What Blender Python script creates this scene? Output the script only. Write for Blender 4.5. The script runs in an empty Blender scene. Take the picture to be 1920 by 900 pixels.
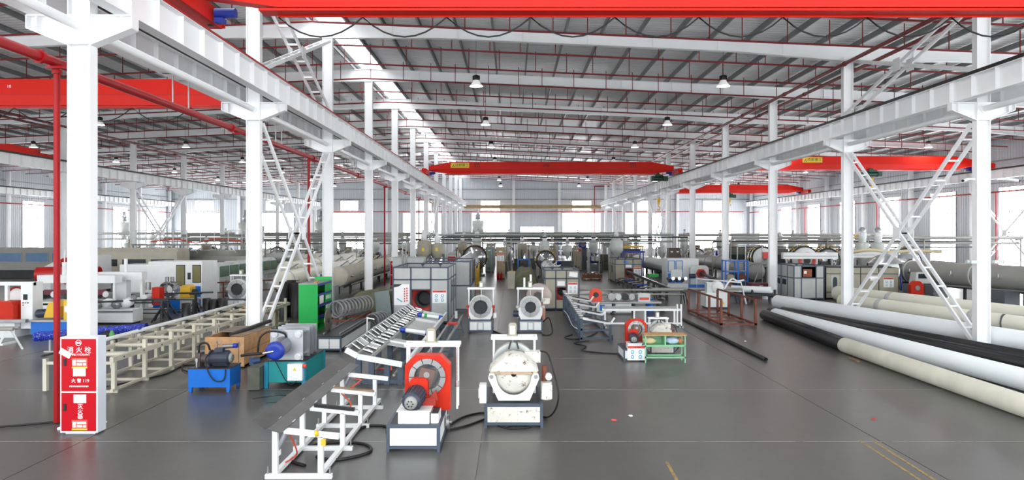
import bpy, math, random
from mathutils import Vector, Matrix

SC = bpy.context.scene
COL = SC.collection
RND = random.Random(11)
PI = math.pi

# ------------------------------------------------------------------ camera, world, exposure
CAM_H, FPX, HORIZON = 3.4, 1280.0, 436.0        # metres, pixels of a 1920x900 frame
cam_data = bpy.data.cameras.new('camera')
cam_data.sensor_width = 36.0
cam_data.lens = 36.0 * FPX / 1920.0
cam_data.shift_y = -(450.0 - HORIZON) / 1920.0
cam_data.clip_end = 400
cam = bpy.data.objects.new('camera', cam_data)
cam.location = (0, 0, CAM_H)
cam.rotation_euler = (PI / 2, 0, 0)
COL.objects.link(cam)
SC.camera = cam

world = bpy.data.worlds.new('overcast_sky')
SC.world = world
world.use_nodes = True
bg = world.node_tree.nodes['Background']
bg.inputs[0].default_value = (0.93, 0.97, 1.0, 1)
bg.inputs[1].default_value = 4.2
SC.cycles.sample_clamp_indirect = 4.0
SC.view_settings.view_transform = 'Standard'
SC.view_settings.look = 'None'
SC.view_settings.exposure = 0.08
SC.view_settings.gamma = 1.0
SC.view_settings.use_curve_mapping = False
LAMP_L = 125.0          # radiance of a high-bay lamp's diffuser
WINDOW_L = 15.0          # radiance of a daylit window pane
SHADE_L = 0.25          # radiance of the lamps' translucent pearl shades
RIDGE_L = 6.0           # radiance of the ridge skylight sheets

# ------------------------------------------------------------------ helpers
def lin(c):
    return tuple(((x / 12.92) if x <= 0.04045 else ((x + 0.055) / 1.055) ** 2.4) for x in c)

MATS = {}
def mat(name, col=None, rough=0.5, metal=0.0, var=0.10, scale=2.5, wear=None, wear_amt=0.5, bump=0.0, spec=0.5):
    if name in MATS:
        return MATS[name]
    m = bpy.data.materials.new(name)
    m.use_nodes = True
    nt = m.node_tree; N = nt.nodes; L = nt.links
    p = N['Principled BSDF']
    c = lin(col)
    tc = N.new('ShaderNodeTexCoord')
    no = N.new('ShaderNodeTexNoise'); no.inputs['Scale'].default_value = scale; no.inputs['Detail'].default_value = 5
    L.new(tc.outputs['Object'], no.inputs['Vector'])
    ra = N.new('ShaderNodeValToRGB')
    ra.color_ramp.elements[0].position = 0.3; ra.color_ramp.elements[1].position = 0.7
    ra.color_ramp.elements[0].color = (*[max(0, x * (1 - var)) for x in c], 1)
    ra.color_ramp.elements[1].color = (*[min(1, x * (1 + var)) for x in c], 1)
    L.new(no.outputs['Fac'], ra.inputs['Fac'])
    out = ra.outputs['Color']
    if wear:
        n2 = N.new('ShaderNodeTexNoise'); n2.inputs['Scale'].default_value = scale * 2.3; n2.inputs['Detail'].default_value = 8
        n2.inputs['Roughness'].default_value = 0.7
        L.new(tc.outputs['Object'], n2.inputs['Vector'])
        r2 = N.new('ShaderNodeValToRGB')
        t = 0.72 - 0.25 * wear_amt
        r2.color_ramp.elements[0].position = t; r2.color_ramp.elements[1].position = t + 0.08
        mx = N.new('ShaderNodeMix'); mx.data_type = 'RGBA'
        L.new(n2.outputs['Fac'], r2.inputs['Fac'])
        L.new(r2.outputs['Color'], mx.inputs[0])
        L.new(out, mx.inputs[6])
        mx.inputs[7].default_value = (*lin(wear), 1)
        out = mx.outputs[2]
    L.new(out, p.inputs['Base Color'])
    p.inputs['Roughness'].default_value = rough
    p.inputs['Metallic'].default_value = metal
    p.inputs['Specular IOR Level'].default_value = spec
    if bump:
        b = N.new('ShaderNodeBump'); b.inputs['Strength'].default_value = bump; b.inputs['Distance'].default_value = 0.02
        n3 = N.new('ShaderNodeTexNoise'); n3.inputs['Scale'].default_value = scale * 8
        L.new(tc.outputs['Object'], n3.inputs['Vector']); L.new(n3.outputs['Fac'], b.inputs['Height'])
        L.new(b.outputs['Normal'], p.inputs['Normal'])
    MATS[name] = m
    return m

def glow(name, col, strength, base=(0.9, 0.9, 0.9)):
    if name in MATS:
        return MATS[name]
    m = mat(name, base, 0.6, var=0.02)
    p = m.node_tree.nodes['Principled BSDF']
    p.inputs['Emission Color'].default_value = (*col, 1)
    p.inputs['Emission Strength'].default_value = strength
    return m

V = Vector
class MB:
    """collects shapes; build() links them as one mesh object"""
    def __init__(s):
        s.v = []; s.f = []; s.sm = []
    def add(s, vs, fs, smooth=False):
        o = len(s.v)
        s.v += [tuple(v) for v in vs]
        for f in fs:
            s.f.append(tuple(i + o for i in f)); s.sm.append(smooth)
        return s
    def box(s, x0, x1, y0, y1, z0, z1):
        return s.add([(x0, y0, z0), (x1, y0, z0), (x1, y1, z0), (x0, y1, z0), (x0, y0, z1), (x1, y0, z1), (x1, y1, z1), (x0, y1, z1)],
                     [(0, 3, 2, 1), (4, 5, 6, 7), (0, 1, 5, 4), (1, 2, 6, 5), (2, 3, 7, 6), (3, 0, 4, 7)])
    def cb(s, cx, cy, cz, sx, sy, sz, M=None):
        b = MB().box(-sx / 2, sx / 2, -sy / 2, sy / 2, -sz / 2, sz / 2)
        vs = [(M @ V(v) if M else V(v)) + V((cx, cy, cz)) for v in b.v]
        return s.add(vs, b.f)
    @staticmethod
    def frame(d, up=None):
        d = V(d).normalized()
        u = V(up) if up else (V((0, 0, 1)) if abs(d.z) < 0.95 else V((1, 0, 0)))
        a = d.cross(u).normalized()
        b = a.cross(d).normalized()
        return a, b
    def cyl(s, p0, p1, r, n=12, r2=None, caps=True):
        p0 = V(p0); p1 = V(p1); r2 = r if r2 is None else r2
        a, b = MB.frame(p1 - p0)
        vs = []
        for p, q in ((p0, r), (p1, r2)):
            for i in range(n):
                t = 2 * PI * i / n
                vs.append(p + a * (q * math.cos(t)) + b * (q * math.sin(t)))
        s.add(vs, [(i, (i + 1) % n, n + (i + 1) % n, n + i) for i in range(n)], True)
        if caps:
            s.add(vs[:n], [tuple(range(n))[::-1]]); s.add(vs[n:], [tuple(range(n))])
        return s
    def lathe(s, prof, c, axis, n=16, smooth=True, a0=0.0, a1=2 * PI):
        """prof: list of (radius, distance along axis)"""
        c = V(c); d = V(axis).normalized(); a, b = MB.frame(d)
        full = abs(a1 - a0 - 2 * PI) < 1e-6
        m = n if full else n + 1
        vs = []
        for r, t in prof:
            for i in range(m):
                q = a0 + (a1 - a0) * i / n
                vs.append(c + d * t + a * (r * math.cos(q)) + b * (r * math.sin(q)))
        fs = []
        for k in range(len(prof) - 1):
            for i in range(n):
                j = (i + 1) % m
                fs.append((k * m + i, k * m + j, (k + 1) * m + j, (k + 1) * m + i))
        return s.add(vs, fs, smooth)
    def tube(s, p0, p1, ro, ri, n=20):
        p0 = V(p0); p1 = V(p1); L = (p1 - p0).length
        return s.lathe([(ro, 0), (ro, L), (ri, L), (ri, 0), (ro, 0)], p0, p1 - p0, n, True)
    def torus(s, c, axis, R_, r, n=24, k=6):
        return s.lathe([(R_ + r * math.cos(2 * PI * i / k), r * math.sin(2 * PI * i / k)) for i in range(k + 1)], c, axis, n)
    def bar(s, p0, p1, w, h, up=None):
        p0 = V(p0); p1 = V(p1)
        a, b = MB.frame(p1 - p0, up)
        vs = []
        for p in (p0, p1):
            for i, j in ((-1, -1), (1, -1), (1, 1), (-1, 1)):
                vs.append(p + a * (i * w / 2) + b * (j * h / 2))
        return s.add(vs, [(0, 3, 2, 1), (4, 5, 6, 7), (0, 1, 5, 4), (1, 2, 6, 5), (2, 3, 7, 6), (3, 0, 4, 7)])
    def prism(s, poly, axis, a, b):
        """poly in the plane across axis ('x': (y,z), 'y': (x,z), 'z': (x,y))"""
        def P(u, w, t):
            return {'x': (t, u, w), 'y': (u, t, w), 'z': (u, w, t)}[axis]
        n = len(poly)
        vs = [P(u, w, a) for u, w in poly] + [P(u, w, b) for u, w in poly]
        return s.add(vs, [tuple(range(n))[::-1], tuple(range(n, 2 * n))] + [(i, (i + 1) % n, n + (i + 1) % n, n + i) for i in range(n)])
    def path(s, pts, r, n=6, sub=6):
        P = [V(p) for p in pts]
        if sub > 1 and len(P) > 2:                       # Catmull-Rom smoothing
            Q = []
            for i in range(len(P) - 1):
                p0 = P[max(0, i - 1)]; p1 = P[i]; p2 = P[i + 1]; p3 = P[min(len(P) - 1, i + 2)]
                for k in range(sub):
                    t = k / sub
                    Q.append(0.5 * (2 * p1 + (p2 - p0) * t + (2 * p0 - 5 * p1 + 4 * p2 - p3) * t * t + (3 * p1 - p0 - 3 * p2 + p3) * t ** 3))
            Q.append(P[-1]); P = Q
        vs = []; a = None
        for i, p in enumerate(P):
            d = (P[min(i + 1, len(P) - 1)] - P[max(i - 1, 0)]).normalized()
            if a is None:
                a, b = MB.frame(d)
            else:
                a = (a - d * a.dot(d)).normalized(); b = d.cross(a)
            for k in range(n):
                t = 2 * PI * k / n
                vs.append(p + a * (r * math.cos(t)) + b * (r * math.sin(t)))
        fs = []
        for i in range(len(P) - 1):
            for k in range(n):
                fs.append((i * n + k, i * n + (k + 1) % n, (i + 1) * n + (k + 1) % n, (i + 1) * n + k))
        s.add(vs, fs, True)
        m = len(P) * n
        s.add(vs[:n], [tuple(range(n))[::-1]]); s.add(vs[-n:], [tuple(range(n))])
        return s
    def plate_hole(s, w, z0, z1, ch, cz, r, y0, y1, n=32, cx=0.0):
        """chamfered rectangular plate facing -y with a round hole"""
        hw = w / 2
        def outer(t):
            dx, dz = math.cos(t), math.sin(t)
            best = 1e9
            for nx, nz, k in ((1, 0, hw), (-1, 0, hw), (0, 1, z1 - cz), (0, -1, cz - z0),
                              (.7071, .7071, .7071 * (hw + z1 - cz - ch)), (-.7071, .7071, .7071 * (hw + z1 - cz - ch))):
                q = nx * dx + nz * dz
                if q > 1e-6:
                    best = min(best, k / q)
            return (cx + dx * best, cz + dz * best)
        ang = sorted([2 * PI * i / n for i in range(n)] + [math.atan2(z1 - cz, hw - ch) % (2 * PI), math.atan2(z1 - cz - ch, hw) % (2 * PI),
               math.atan2(z1 - cz, -hw + ch) % (2 * PI), math.atan2(z1 - cz - ch, -hw) % (2 * PI), math.atan2(z0 - cz, hw) % (2 * PI), math.atan2(z0 - cz, -hw) % (2 * PI)])
        m = len(ang); vs = []
        for y in (y0, y1):
            for t in ang:
                o = outer(t); vs.append((o[0], y, o[1]))
            for t in ang:
                vs.append((cx + r * math.cos(t), y, cz + r * math.sin(t)))
        fs = []
        for i in range(m):
            j = (i + 1) % m
            fs += [(i, j, m + j, m + i), (2 * m + i, 3 * m + i, 3 * m + j, 2 * m + j), (i, 2 * m + i, 2 * m + j, j), (m + i, m + j, 3 * m + j, 3 * m + i)]
        return s.add(vs, fs)
    def mesh(s, name):
        me = bpy.data.meshes.new(name)
        me.from_pydata(s.v, [], s.f)
        me.polygons.foreach_set('use_smooth', s.sm)
        me.update()
        return me
    def build(s, name, m, parent=None, loc=None, rz=0.0):
        me = s.mesh(name)
        me.materials.append(m)
        return put(name, me, parent, loc, rz)

def put(name, me, parent=None, loc=None, rz=0.0, rot=None):
    o = bpy.data.objects.new(name, me)
    COL.objects.link(o)
    if parent:
        o.parent = parent
    if loc:
        o.location = loc
    if rot:
        o.rotation_euler = rot
    elif rz:
        o.rotation_euler = (0, 0, rz)
    return o

def tag(o, label=None, cat=None, group=None, kind=None):
    if label: o['label'] = label
    if cat: o['category'] = cat
    if group: o['group'] = group
    if kind: o['kind'] = kind
    return o

def thing(name, label, cat, loc=(0, 0, 0), rz=0.0, group=None):
    o = bpy.data.objects.new(name, None)
    COL.objects.link(o)
    o.location = loc; o.rotation_euler = (0, 0, rz)
    return tag(o, label, cat, group)

def kids(o):
    return [c for c in COL.objects if c.parent == o]

def copy_tree(o, parent=None, _k=None):
    if _k is None:
        _k = {}
        for c in COL.objects:
            if c.parent: _k.setdefault(c.parent.name, []).append(c)
    c = o.copy(); COL.objects.link(c); c.parent = parent
    for ch in _k.get(o.name, []):
        copy_tree(ch, c, _k)
    return c

def fl(px, py, z=0.0):
    """world point at height z seen at a photo pixel (used to read positions off the floor)"""
    d = (CAM_H - z) * FPX / (py - HORIZON)
    return ((px - 960.0) * d / FPX, d)

def text(body, size, m, parent, loc, rot=(PI / 2, 0, 0), name='lettering', align='CENTER', depth=0.001):
    cu = bpy.data.curves.new(name, 'FONT')
    cu.body = body; cu.size = size; cu.align_x = align; cu.align_y = 'CENTER'; cu.extrude = depth
    cu.resolution_u = 2
    o = bpy.data.objects.new(name, cu)
    COL.objects.link(o)
    me = bpy.data.meshes.new_from_object(o.evaluated_get(bpy.context.evaluated_depsgraph_get()))
    bpy.data.objects.remove(o); bpy.data.curves.remove(cu)
    me.materials.clear(); me.materials.append(m)
    return put(name, me, parent, loc, rot=rot)

ORD = ['first', 'second', 'third', 'fourth', 'fifth', 'sixth', 'seventh', 'eighth', 'ninth', 'tenth', 'eleventh', 'twelfth', 'thirteenth',
       'fourteenth', 'fifteenth', 'sixteenth', 'seventeenth', 'eighteenth', 'nineteenth', 'twentieth', 'twenty-first', 'twenty-second',
       'twenty-third', 'twenty-fourth', 'twenty-fifth', 'twenty-sixth', 'twenty-seventh', 'twenty-eighth']

# ------------------------------------------------------------------ materials
WHITE = mat('white_painted_steel', (.955, .96, .965), .42, var=.03, scale=1.2)
GALV = mat('galvanised_purlin', (.50, .51, .51), .45, .35, var=.08)
SHEET = mat('roof_sheet_foil', (.92, .925, .93), .42, .05, var=.04, scale=.6)
WALLM = mat('wall_cladding', (.80, .82, .84), .5, .05, var=.04, scale=.5)
PIPE_RED = mat('sprinkler_red', (.46, .045, .07), .4, var=.10)
MAIN_RED = mat('fire_main_red', (.58, .035, .07), .42, var=.10, spec=.25)
CRANE_RED = mat('crane_red', (.84, .12, .06), .45, var=.05, scale=.8, spec=.2)
BLACK = mat('black_rubber', (.07, .07, .075), .5, var=.2)
DARK = mat('dark_steel', (.20, .21, .22), .5, .3, var=.2)
SLATE = mat('slate_blue_frame', (.27, .32, .38), .5, .1, var=.12)
STEEL = mat('bare_steel', (.60, .60, .60), .35, .7, var=.15)
CHROME = mat('bright_steel', (.82, .83, .84), .2, .9, var=.06)
ALU = mat('brushed_aluminium', (.68, .69, .71), .34, .6, var=.08)
PANEL = mat('white_panel', (.90, .91, .91), .45, var=.05)
GREYP = mat('grey_panel', (.70, .71, .70), .5, var=.07)
DIRTYW = mat('rusty_white_paint', (.84, .83, .79), .5, var=.08, scale=4, wear=(.40, .29, .20), wear_amt=.62)
CREAM = mat('cream_paint', (.78, .76, .69), .45, var=.07)
BEIGE = mat('beige_cabinet', (.64, .62, .55), .5, var=.07)
ORANGE = mat('orange_paint', (.76, .15, .055), .45, var=.10, scale=4, spec=.25)
RUSTRED = mat('rust_red_paint', (.66, .17, .10), .5, var=.15, scale=4)
BLUE = mat('blue_paint', (.04, .42, .80), .4, var=.06)
TEAL = mat('teal_paint', (.02, .56, .57), .42, var=.06)
DEEPBLUE = mat('motor_blue', (.12, .22, .62), .4, var=.15)
MOTOR = mat('motor_grey', (.24, .26, .32), .45, .2, var=.12)
GREEN = mat('green_paint', (.05, .68, .30), .42, var=.05)
MINT = mat('mint_frame', (.52, .76, .58), .45, var=.06)
YELLOW = mat('yellow_paint', (.86, .68, .16), .45, var=.08)
WOOD = mat('plywood', (.76, .58, .40), .6, var=.18, scale=5)
DARKWOOD = mat('weathered_wood', (.55, .45, .35), .7, var=.2, scale=4)
RUST = mat('rusty_steel', (.45, .24, .17), .65, var=.25, scale=6)
OLIVE = mat('olive_tarpaulin', (.42, .43, .33), .75, var=.15, scale=3, bump=.4)
BLUETARP = mat('blue_woven_wrap', (.07, .14, .60), .4, var=.35, scale=14, wear=(.50, .60, .92), wear_amt=.75)
HOSE_O = mat('orange_hose', (.85, .32, .20), .45)
INK = mat('black_ink', (.06, .06, .06), .6, var=0)
SIGNRED = mat('sign_red', (.86, .30, .24), .5, var=.02)
CABRED = mat('hydrant_red', (.70, .015, .09), .45, var=.03, spec=.2)
SIGNCYAN = mat('sign_cyan', (.30, .66, .78), .5, var=.02)
PAPER = mat('white_paper', (.95, .95, .95), .6, var=.02)
SIGNYEL = mat('sign_yellow', (.92, .80, .22), .5, var=.03)
GLASSY = mat('dark_window_glass', (.16, .19, .20), .12, var=.1)
OLIVEG = mat('dim_machinery', (.34, .35, .31), .55, .2, var=.25, scale=5)
PIPEW = mat('white_pipe', (.90, .92, .93), .35, var=.03, scale=.8)
PIPEC = mat('cream_pipe', (.89, .88, .82), .4, var=.04, scale=.8)
PIPED = mat('dusty_cream_pipe', (.80, .79, .73), .55, var=.12, scale=1.5)
PIPEB = mat('black_pipe', (.13, .13, .135), .38, var=.15)
GREYT = mat('grey_tank', (.60, .60, .58), .45, .1, var=.08, scale=1)
DGREY = mat('dark_grey_box', (.34, .37, .39), .5, var=.08)
MAROON = mat('maroon_paint', (.40, .12, .18), .5, var=.08)
HOPPER = mat('hopper_pale', (.78, .80, .79), .4, .1, var=.06)
GREENW = mat('green_window_frame', (.20, .45, .36), .5, var=.06)

# ------------------------------------------------------------------ building grid
LINES = [-50.15, -28.85, -7.55, 13.75, 35.05]
ROWS = [12 + 8 * i for i in range(12)]          # 12 .. 100
Y0, Y1 = -3.0, 101.0
RIDGE = -7.55
def ztop(x):                                     # top of the rafters
    return 12.02 - 0.045 * abs(x - RIDGE)

# ---- floor: dusty joints below, power-floated slabs above
def floor_material():
    m = bpy.data.materials.new('polished_concrete'); m.use_nodes = True
    nt = m.node_tree; N = nt.nodes; L = nt.links; p = N['Principled BSDF']
    ge = N.new('ShaderNodeNewGeometry')
    n1 = N.new('ShaderNodeTexNoise'); n1.inputs['Scale'].default_value = .35; n1.inputs['Detail'].default_value = 6
    n2 = N.new('ShaderNodeTexNoise'); n2.inputs['Scale'].default_value = 3.5; n2.inputs['Detail'].default_value = 8; n2.inputs['Roughness'].default_value = .65
    n3 = N.new('ShaderNodeTexNoise'); n3.inputs['Scale'].default_value = 60; n3.inputs['Detail'].default_value = 3
    for n in (n1, n2, n3): L.new(ge.outputs['Position'], n.inputs['Vector'])
    def ramp(src, a, b, c0, c1):
        r = N.new('ShaderNodeValToRGB'); r.color_ramp.elements[0].position = a; r.color_ramp.elements[1].position = b
        r.color_ramp.elements[0].color = (*lin(c0), 1); r.color_ramp.elements[1].color = (*lin(c1), 1)
        L.new(src, r.inputs['Fac']); return r.outputs['Color']
    def mix(mode, fac, a, b):
        x = N.new('ShaderNodeMix'); x.data_type = 'RGBA'; x.blend_type = mode; x.inputs[0].default_value = fac
        L.new(a, x.inputs[6]); L.new(b, x.inputs[7]); return x.outputs[2]
    base = ramp(n1.outputs['Fac'], .3, .7, (.42, .415, .405), (.49, .485, .475))
    sp = ramp(n2.outputs['Fac'], .35, .75, (.42, .42, .42), (.57, .57, .56))
    fine = ramp(n3.outputs['Fac'], .3, .7, (.46, .46, .46), (.54, .54, .54))
    c = mix('OVERLAY', .5, base, sp); c = mix('OVERLAY', .5, c, fine)
    L.new(c, p.inputs['Base Color'])
    rr = N.new('ShaderNodeMapRange'); rr.inputs['To Min'].default_value = .285; rr.inputs['To Max'].default_value = .34
    L.new(n1.outputs['Fac'], rr.inputs['Value']); L.new(rr.outputs['Result'], p.inputs['Roughness'])
    p.inputs['Specular IOR Level'].default_value = .42
    return m
CONC = floor_material()
JOINT = mat('dusty_joint', (.52, .51, .49), .8, var=.1, scale=1)
fb = MB(); fb.box(-51.5, 36.5, Y0, Y1, -.25, -.012)
FLOOR = fb.build('floor', JOINT); tag(FLOOR, kind='structure')
sl = MB(); sl.box(.008, 6.492, .012, 3.658, -.011, 0)
slab = sl.mesh('floor_slab'); slab.materials.append(CONC)
YS0 = 0.10; XS0 = -52.5
ny = 11
for i in range(14):
    for j in range(-1, ny):
        x = XS0 + 6.5 * i; y = YS0 + 3.67 * j
        far = max(abs(x), abs(x + 6.5))
        if min(abs(x), abs(x + 6.5)) > .75 * (y + 3.67) + .5 and x * (x + 6.5) > 0:
            continue
        put('floor_slab', slab, FLOOR, (x, y, 0))
yfar = YS0 + 3.67 * ny
FILL = mat('pale_joint_sealant', (.66, .65, .63), .7, var=.15, scale=.8, wear=(.44, .43, .42), wear_amt=.8)
for j in range(0, ny):
    MB().box(-39.5, 32, -.011, .011, -.011, -.0005).build('joint_sealant', FILL, FLOOR, (0, YS0 + 3.67 * j, 0))
MB().box(-51.5, 36.5, yfar + .01, Y1, -.011, 0).build('far_paving', CONC, FLOOR)
nb = MB()   # paving out of view beside the nearest slabs
nb.box(-51.5, -39.6, Y0, yfar, -.011, 0).box(32.1, 36.5, Y0, yfar, -.011, 0)
nb.build('side_paving', CONC, FLOOR)

# yellow lane lines worn on the floor
LANE = mat('worn_yellow_line', (.62, .52, .25), .6, var=.2, scale=6, wear=(.40, .39, .38), wear_amt=.9)
a, b = fl(1623, 826), fl(1760, 905)
for k, (p, q) in enumerate(((fl(1612, 826), fl(1728, 902)), (fl(1636, 826), fl(1756, 902)), (fl(1250, 866), fl(1270, 902)))):
    MB().bar((p[0], p[1], .0012), (q[0], q[1], .0012), .045, .002).build('painted_line', LANE, FLOOR)

# ---- ceiling: sheets, purlins, rafters, ridge skylight
ceil = bpy.data.objects.new('ceiling', None); COL.objects.link(ceil); tag(ceil, kind='structure')
def roof_half(x0, x1):
    b = MB(); pr = []; y = Y0
    while y < Y1:
        pr += [(y, 0), (y + .2, 0), (y + .225, .035), (y + .275, .035)]; y += .3
    n = len(pr); vs = []
    for x in (x0, x1):
        vs += [(x, q, ztop(x) + .27 + h) for q, h in pr]
    b.add(vs, [(i, i + 1, n + i + 1, n + i) for i in range(n - 1)])
    return b
roof_half(RIDGE - .55, LINES[0] - 1).build('roof_sheet', SHEET, ceil)
roof_half(RIDGE + .55, LINES[4] + 1).build('roof_sheet', SHEET, ceil)
SKY = glow('ridge_skylight_sheet', (.93, .97, 1.0), RIDGE_L)
for k in range(13):
    y = Y0 + 8 * k
    for s in (-1, 1):
        MB().add([(RIDGE, y + .05, 12.40), (RIDGE + s * .56, y + .05, 12.29), (RIDGE + s * .56, y + 7.95, 12.29), (RIDGE, y + 7.95, 12.40)],
                 [(0, 1, 2, 3)]).build('skylight_panel', SKY, ceil)
# purlins (one C-section, shared)
pm = MB()
pm.box(-.035, .035, Y0, Y1, .02, .025).box(-.035, .035, Y0, Y1, .235, .24).box(-.035, -.028, Y0, Y1, .02, .24)
pmesh = pm.mesh('purlin'); pmesh.materials.append(GALV)
x = .75
while x < 44:
    for s in (-1, 1):
        xx = RIDGE + s * x
        if LINES[0] - .5 < xx < LINES[4] + .5:
            put('purlin', pmesh, ceil, (xx, 0, ztop(xx)))
    x += 1.5
def rafter_mesh():
    b = MB()
    def run(xs):
        for (xa, da), (xb, db) in zip(xs[:-1], xs[1:]):
            ta, tb = ztop(xa), ztop(xb)
            for za, zb, h, w in ((ta - .012, tb - .012, .012, .11), (ta - da + .012, tb - db + .012, .012, .11)):
                vs = []
                for X, Z in ((xa, za), (xb, zb)):
                    vs += [(X, -w, Z - h), (X, w, Z - h), (X, w, Z + h), (X, -w, Z + h)]
                b.add(vs, [(0, 1, 5, 4), (1, 2, 6, 5), (2, 3, 7, 6), (3, 0, 4, 7)])
            vs = []
            for y in (-.008, .008):
                vs += [(xa, y, ta - da), (xb, y, tb - db), (xb, y, tb), (xa, y, ta)]
            b.add(vs, [(0, 1, 2, 3), (7, 6, 5, 4)])
    pts = []
    for i in range(4):
        a, c = LINES[i], LINES[i + 1]
        pts += [(a, .66), (a + 4.5, .46), (c - 4.5, .46)]
    pts.append((LINES[4], .66))
    run(pts)
    for i in range(4):
        for k in range(1, 8):
            x = LINES[i] + k * 21.3 / 8
            b.box(x - .006, x + .006, -.10, .10, ztop(x) - .45, ztop(x) - .02)
    return b.mesh('rafter')
rm = rafter_mesh(); rm.materials.append(WHITE)
for y in [4] + ROWS:
    put('rafter', rm, ceil, (0, y, 0))

# ---- walls
def corr_wall(name, axis, fixed, t0, t1, top, opens, out):
    b = MB(); t = t0; k = 0
    def P(t, o, z):
        return (fixed + o, t, z) if axis == 'y' else (t, fixed + o, z)
    while t < t1 - .01:
        prof = ((t, 0), (t + .16, 0), (t + .19, out * .03), (t + .25, out * .03), (t + .28, 0))
        cuts = sorted((za, zb) for (a, c, za, zb) in opens if a < t + .14 < c)
        spans = []; z_ = 0
        for za, zb in cuts:
            spans.append((z_, za)); z_ = zb
        spans.append((z_, None))
        for (q0, o0), (q1, o1) in zip(prof[:-1], prof[1:]):
            for za, zb in spans:
                z0, z1 = (top(q0) if zb is None else zb), (top(q1) if zb is None else zb)
                b.add([P(q0, o0, za), P(q1, o1, za), P(q1, o1, z1), P(q0, o0, z0)], [(0, 1, 2, 3)])
        t += .28
    o = b.build(name, WALLM); tag(o, kind='structure')
    return o
win_n = [0]
PANE = glow('daylit_window_pane', (.96, .98, 1.0), WINDOW_L)
FRAME = mat('window_frame_grey', (.62, .64, .66), .5, var=.03)
def window(axis, fixed, a, c, za, zb, trans):
    """frame with mullions and separate daylit panes"""
    win_n[0] += 1
    root = bpy.data.objects.new('window_%d' % win_n[0], None); COL.objects.link(root); tag(root, kind='structure')
    root.location = (fixed, (a + c) / 2, za) if axis == 'y' else ((a + c) / 2, fixed, za)
    root.rotation_euler = (0, 0, PI / 2 if axis == 'y' else 0)
    w = c - a; h = zb - za
    f = MB(); e = .05
    f.box(-w / 2, w / 2, -e, e, 0, .06).box(-w / 2, w / 2, -e, e, h - .06, h).box(-w / 2, -w / 2 + .06, -e, e, .06, h - .06).box(w / 2 - .06, w / 2, -e, e, .06, h - .06)
    f.box(-w / 2 + .06, w / 2 - .06, -e, e, trans - .03, trans + .03)
    cols = 3
    for i in range(1, cols):
        x = -w / 2 + w * i / cols
        f.box(x - .02, x + .02, -e, e, .06, trans - .03).box(x - .02, x + .02, -e, e, trans + .03, h - .06)
    f.build('window_frame', FRAME, root)
    for i in range(cols):
        x0 = -w / 2 + w * i / cols + .03; x1 = -w / 2 + w * (i + 1) / cols - .03
        for z0, z1 in ((.06, trans - .03), (trans + .03, h - .06)):
            MB().box(x0, x1, -.006, .006, z0, z1).build('pane', PANE, root)
side_opens = [(y - 1.65 + 4, y + 1.65 + 4, 1.0, 6.7) for y in [4] + ROWS[:-1]]
wl = corr_wall('wall_left', 'y', LINES[0] - .35, Y0, Y1, lambda t: ztop(LINES[0]) + .2, side_opens, -1)
wr = corr_wall('wall_right', 'y', LINES[4] + .35, Y0, Y1, lambda t: ztop(LINES[4]) + .2, side_opens, 1)
for o in side_opens:
    if o[0] > 35: window('y', LINES[4] + .35, *o, 3.9)
    if o[0] > 50: window('y', LINES[0] - .35, *o, 3.9)
    if o[0] <= 35: window('y', LINES[4] + .35, *o, 3.9)
back_opens = [(c - 2.8, c + 2.8, 1.0, 6.3) for c in (-45.5, -35, -24, -13.2, -3.2, 10.2, 19.3, 29.5)] + [(1.2, 6.2, 1.0, 4.3)] + [(c - 1.35, c + 1.35, 6.6, 8.1) for c in (-45.5, -35, -24, -13.2, -3.2, 10.2, 19.3, 29.5)]
wb = corr_wall('wall_back', 'x', Y1 - .2, LINES[0] - .35, LINES[4] + .35, lambda t: ztop(t) + .2, back_opens, 1)
for o in back_opens:
    window('x', Y1 - .2, *o, (o[3] - o[2]) * .62)
# girts, wall posts, wall runway ledgers
for w, fx, s in ((wl, LINES[0], 1), (wr, LINES[4], -1)):
    for y in [4] + ROWS:
        MB().box(fx - .2, fx + .2, y - .1, y + .1, 0, ztop(fx) - .5).build('wall_post', WHITE, w)
    for z in (.9, 7.0, 8.6):
        MB().box(fx - s * .26, fx - s * .3, Y0, Y1, z - .04, z + .04).build('girt', GALV, w)
for xx in (-40.2, -29.5, -18.5, -7.55, .25, 6.95, 24.4):
    MB().box(xx - .2, xx + .2, Y1 - .62, Y1 - .3, 0, ztop(xx)).build('wall_post', WHITE, wb)
for z in (8.3, 9.8):
    MB().box(LINES[0], LINES[4], Y1 - .3, Y1 - .26, z - .05, z + .05).build('girt', GALV, wb)
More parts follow.
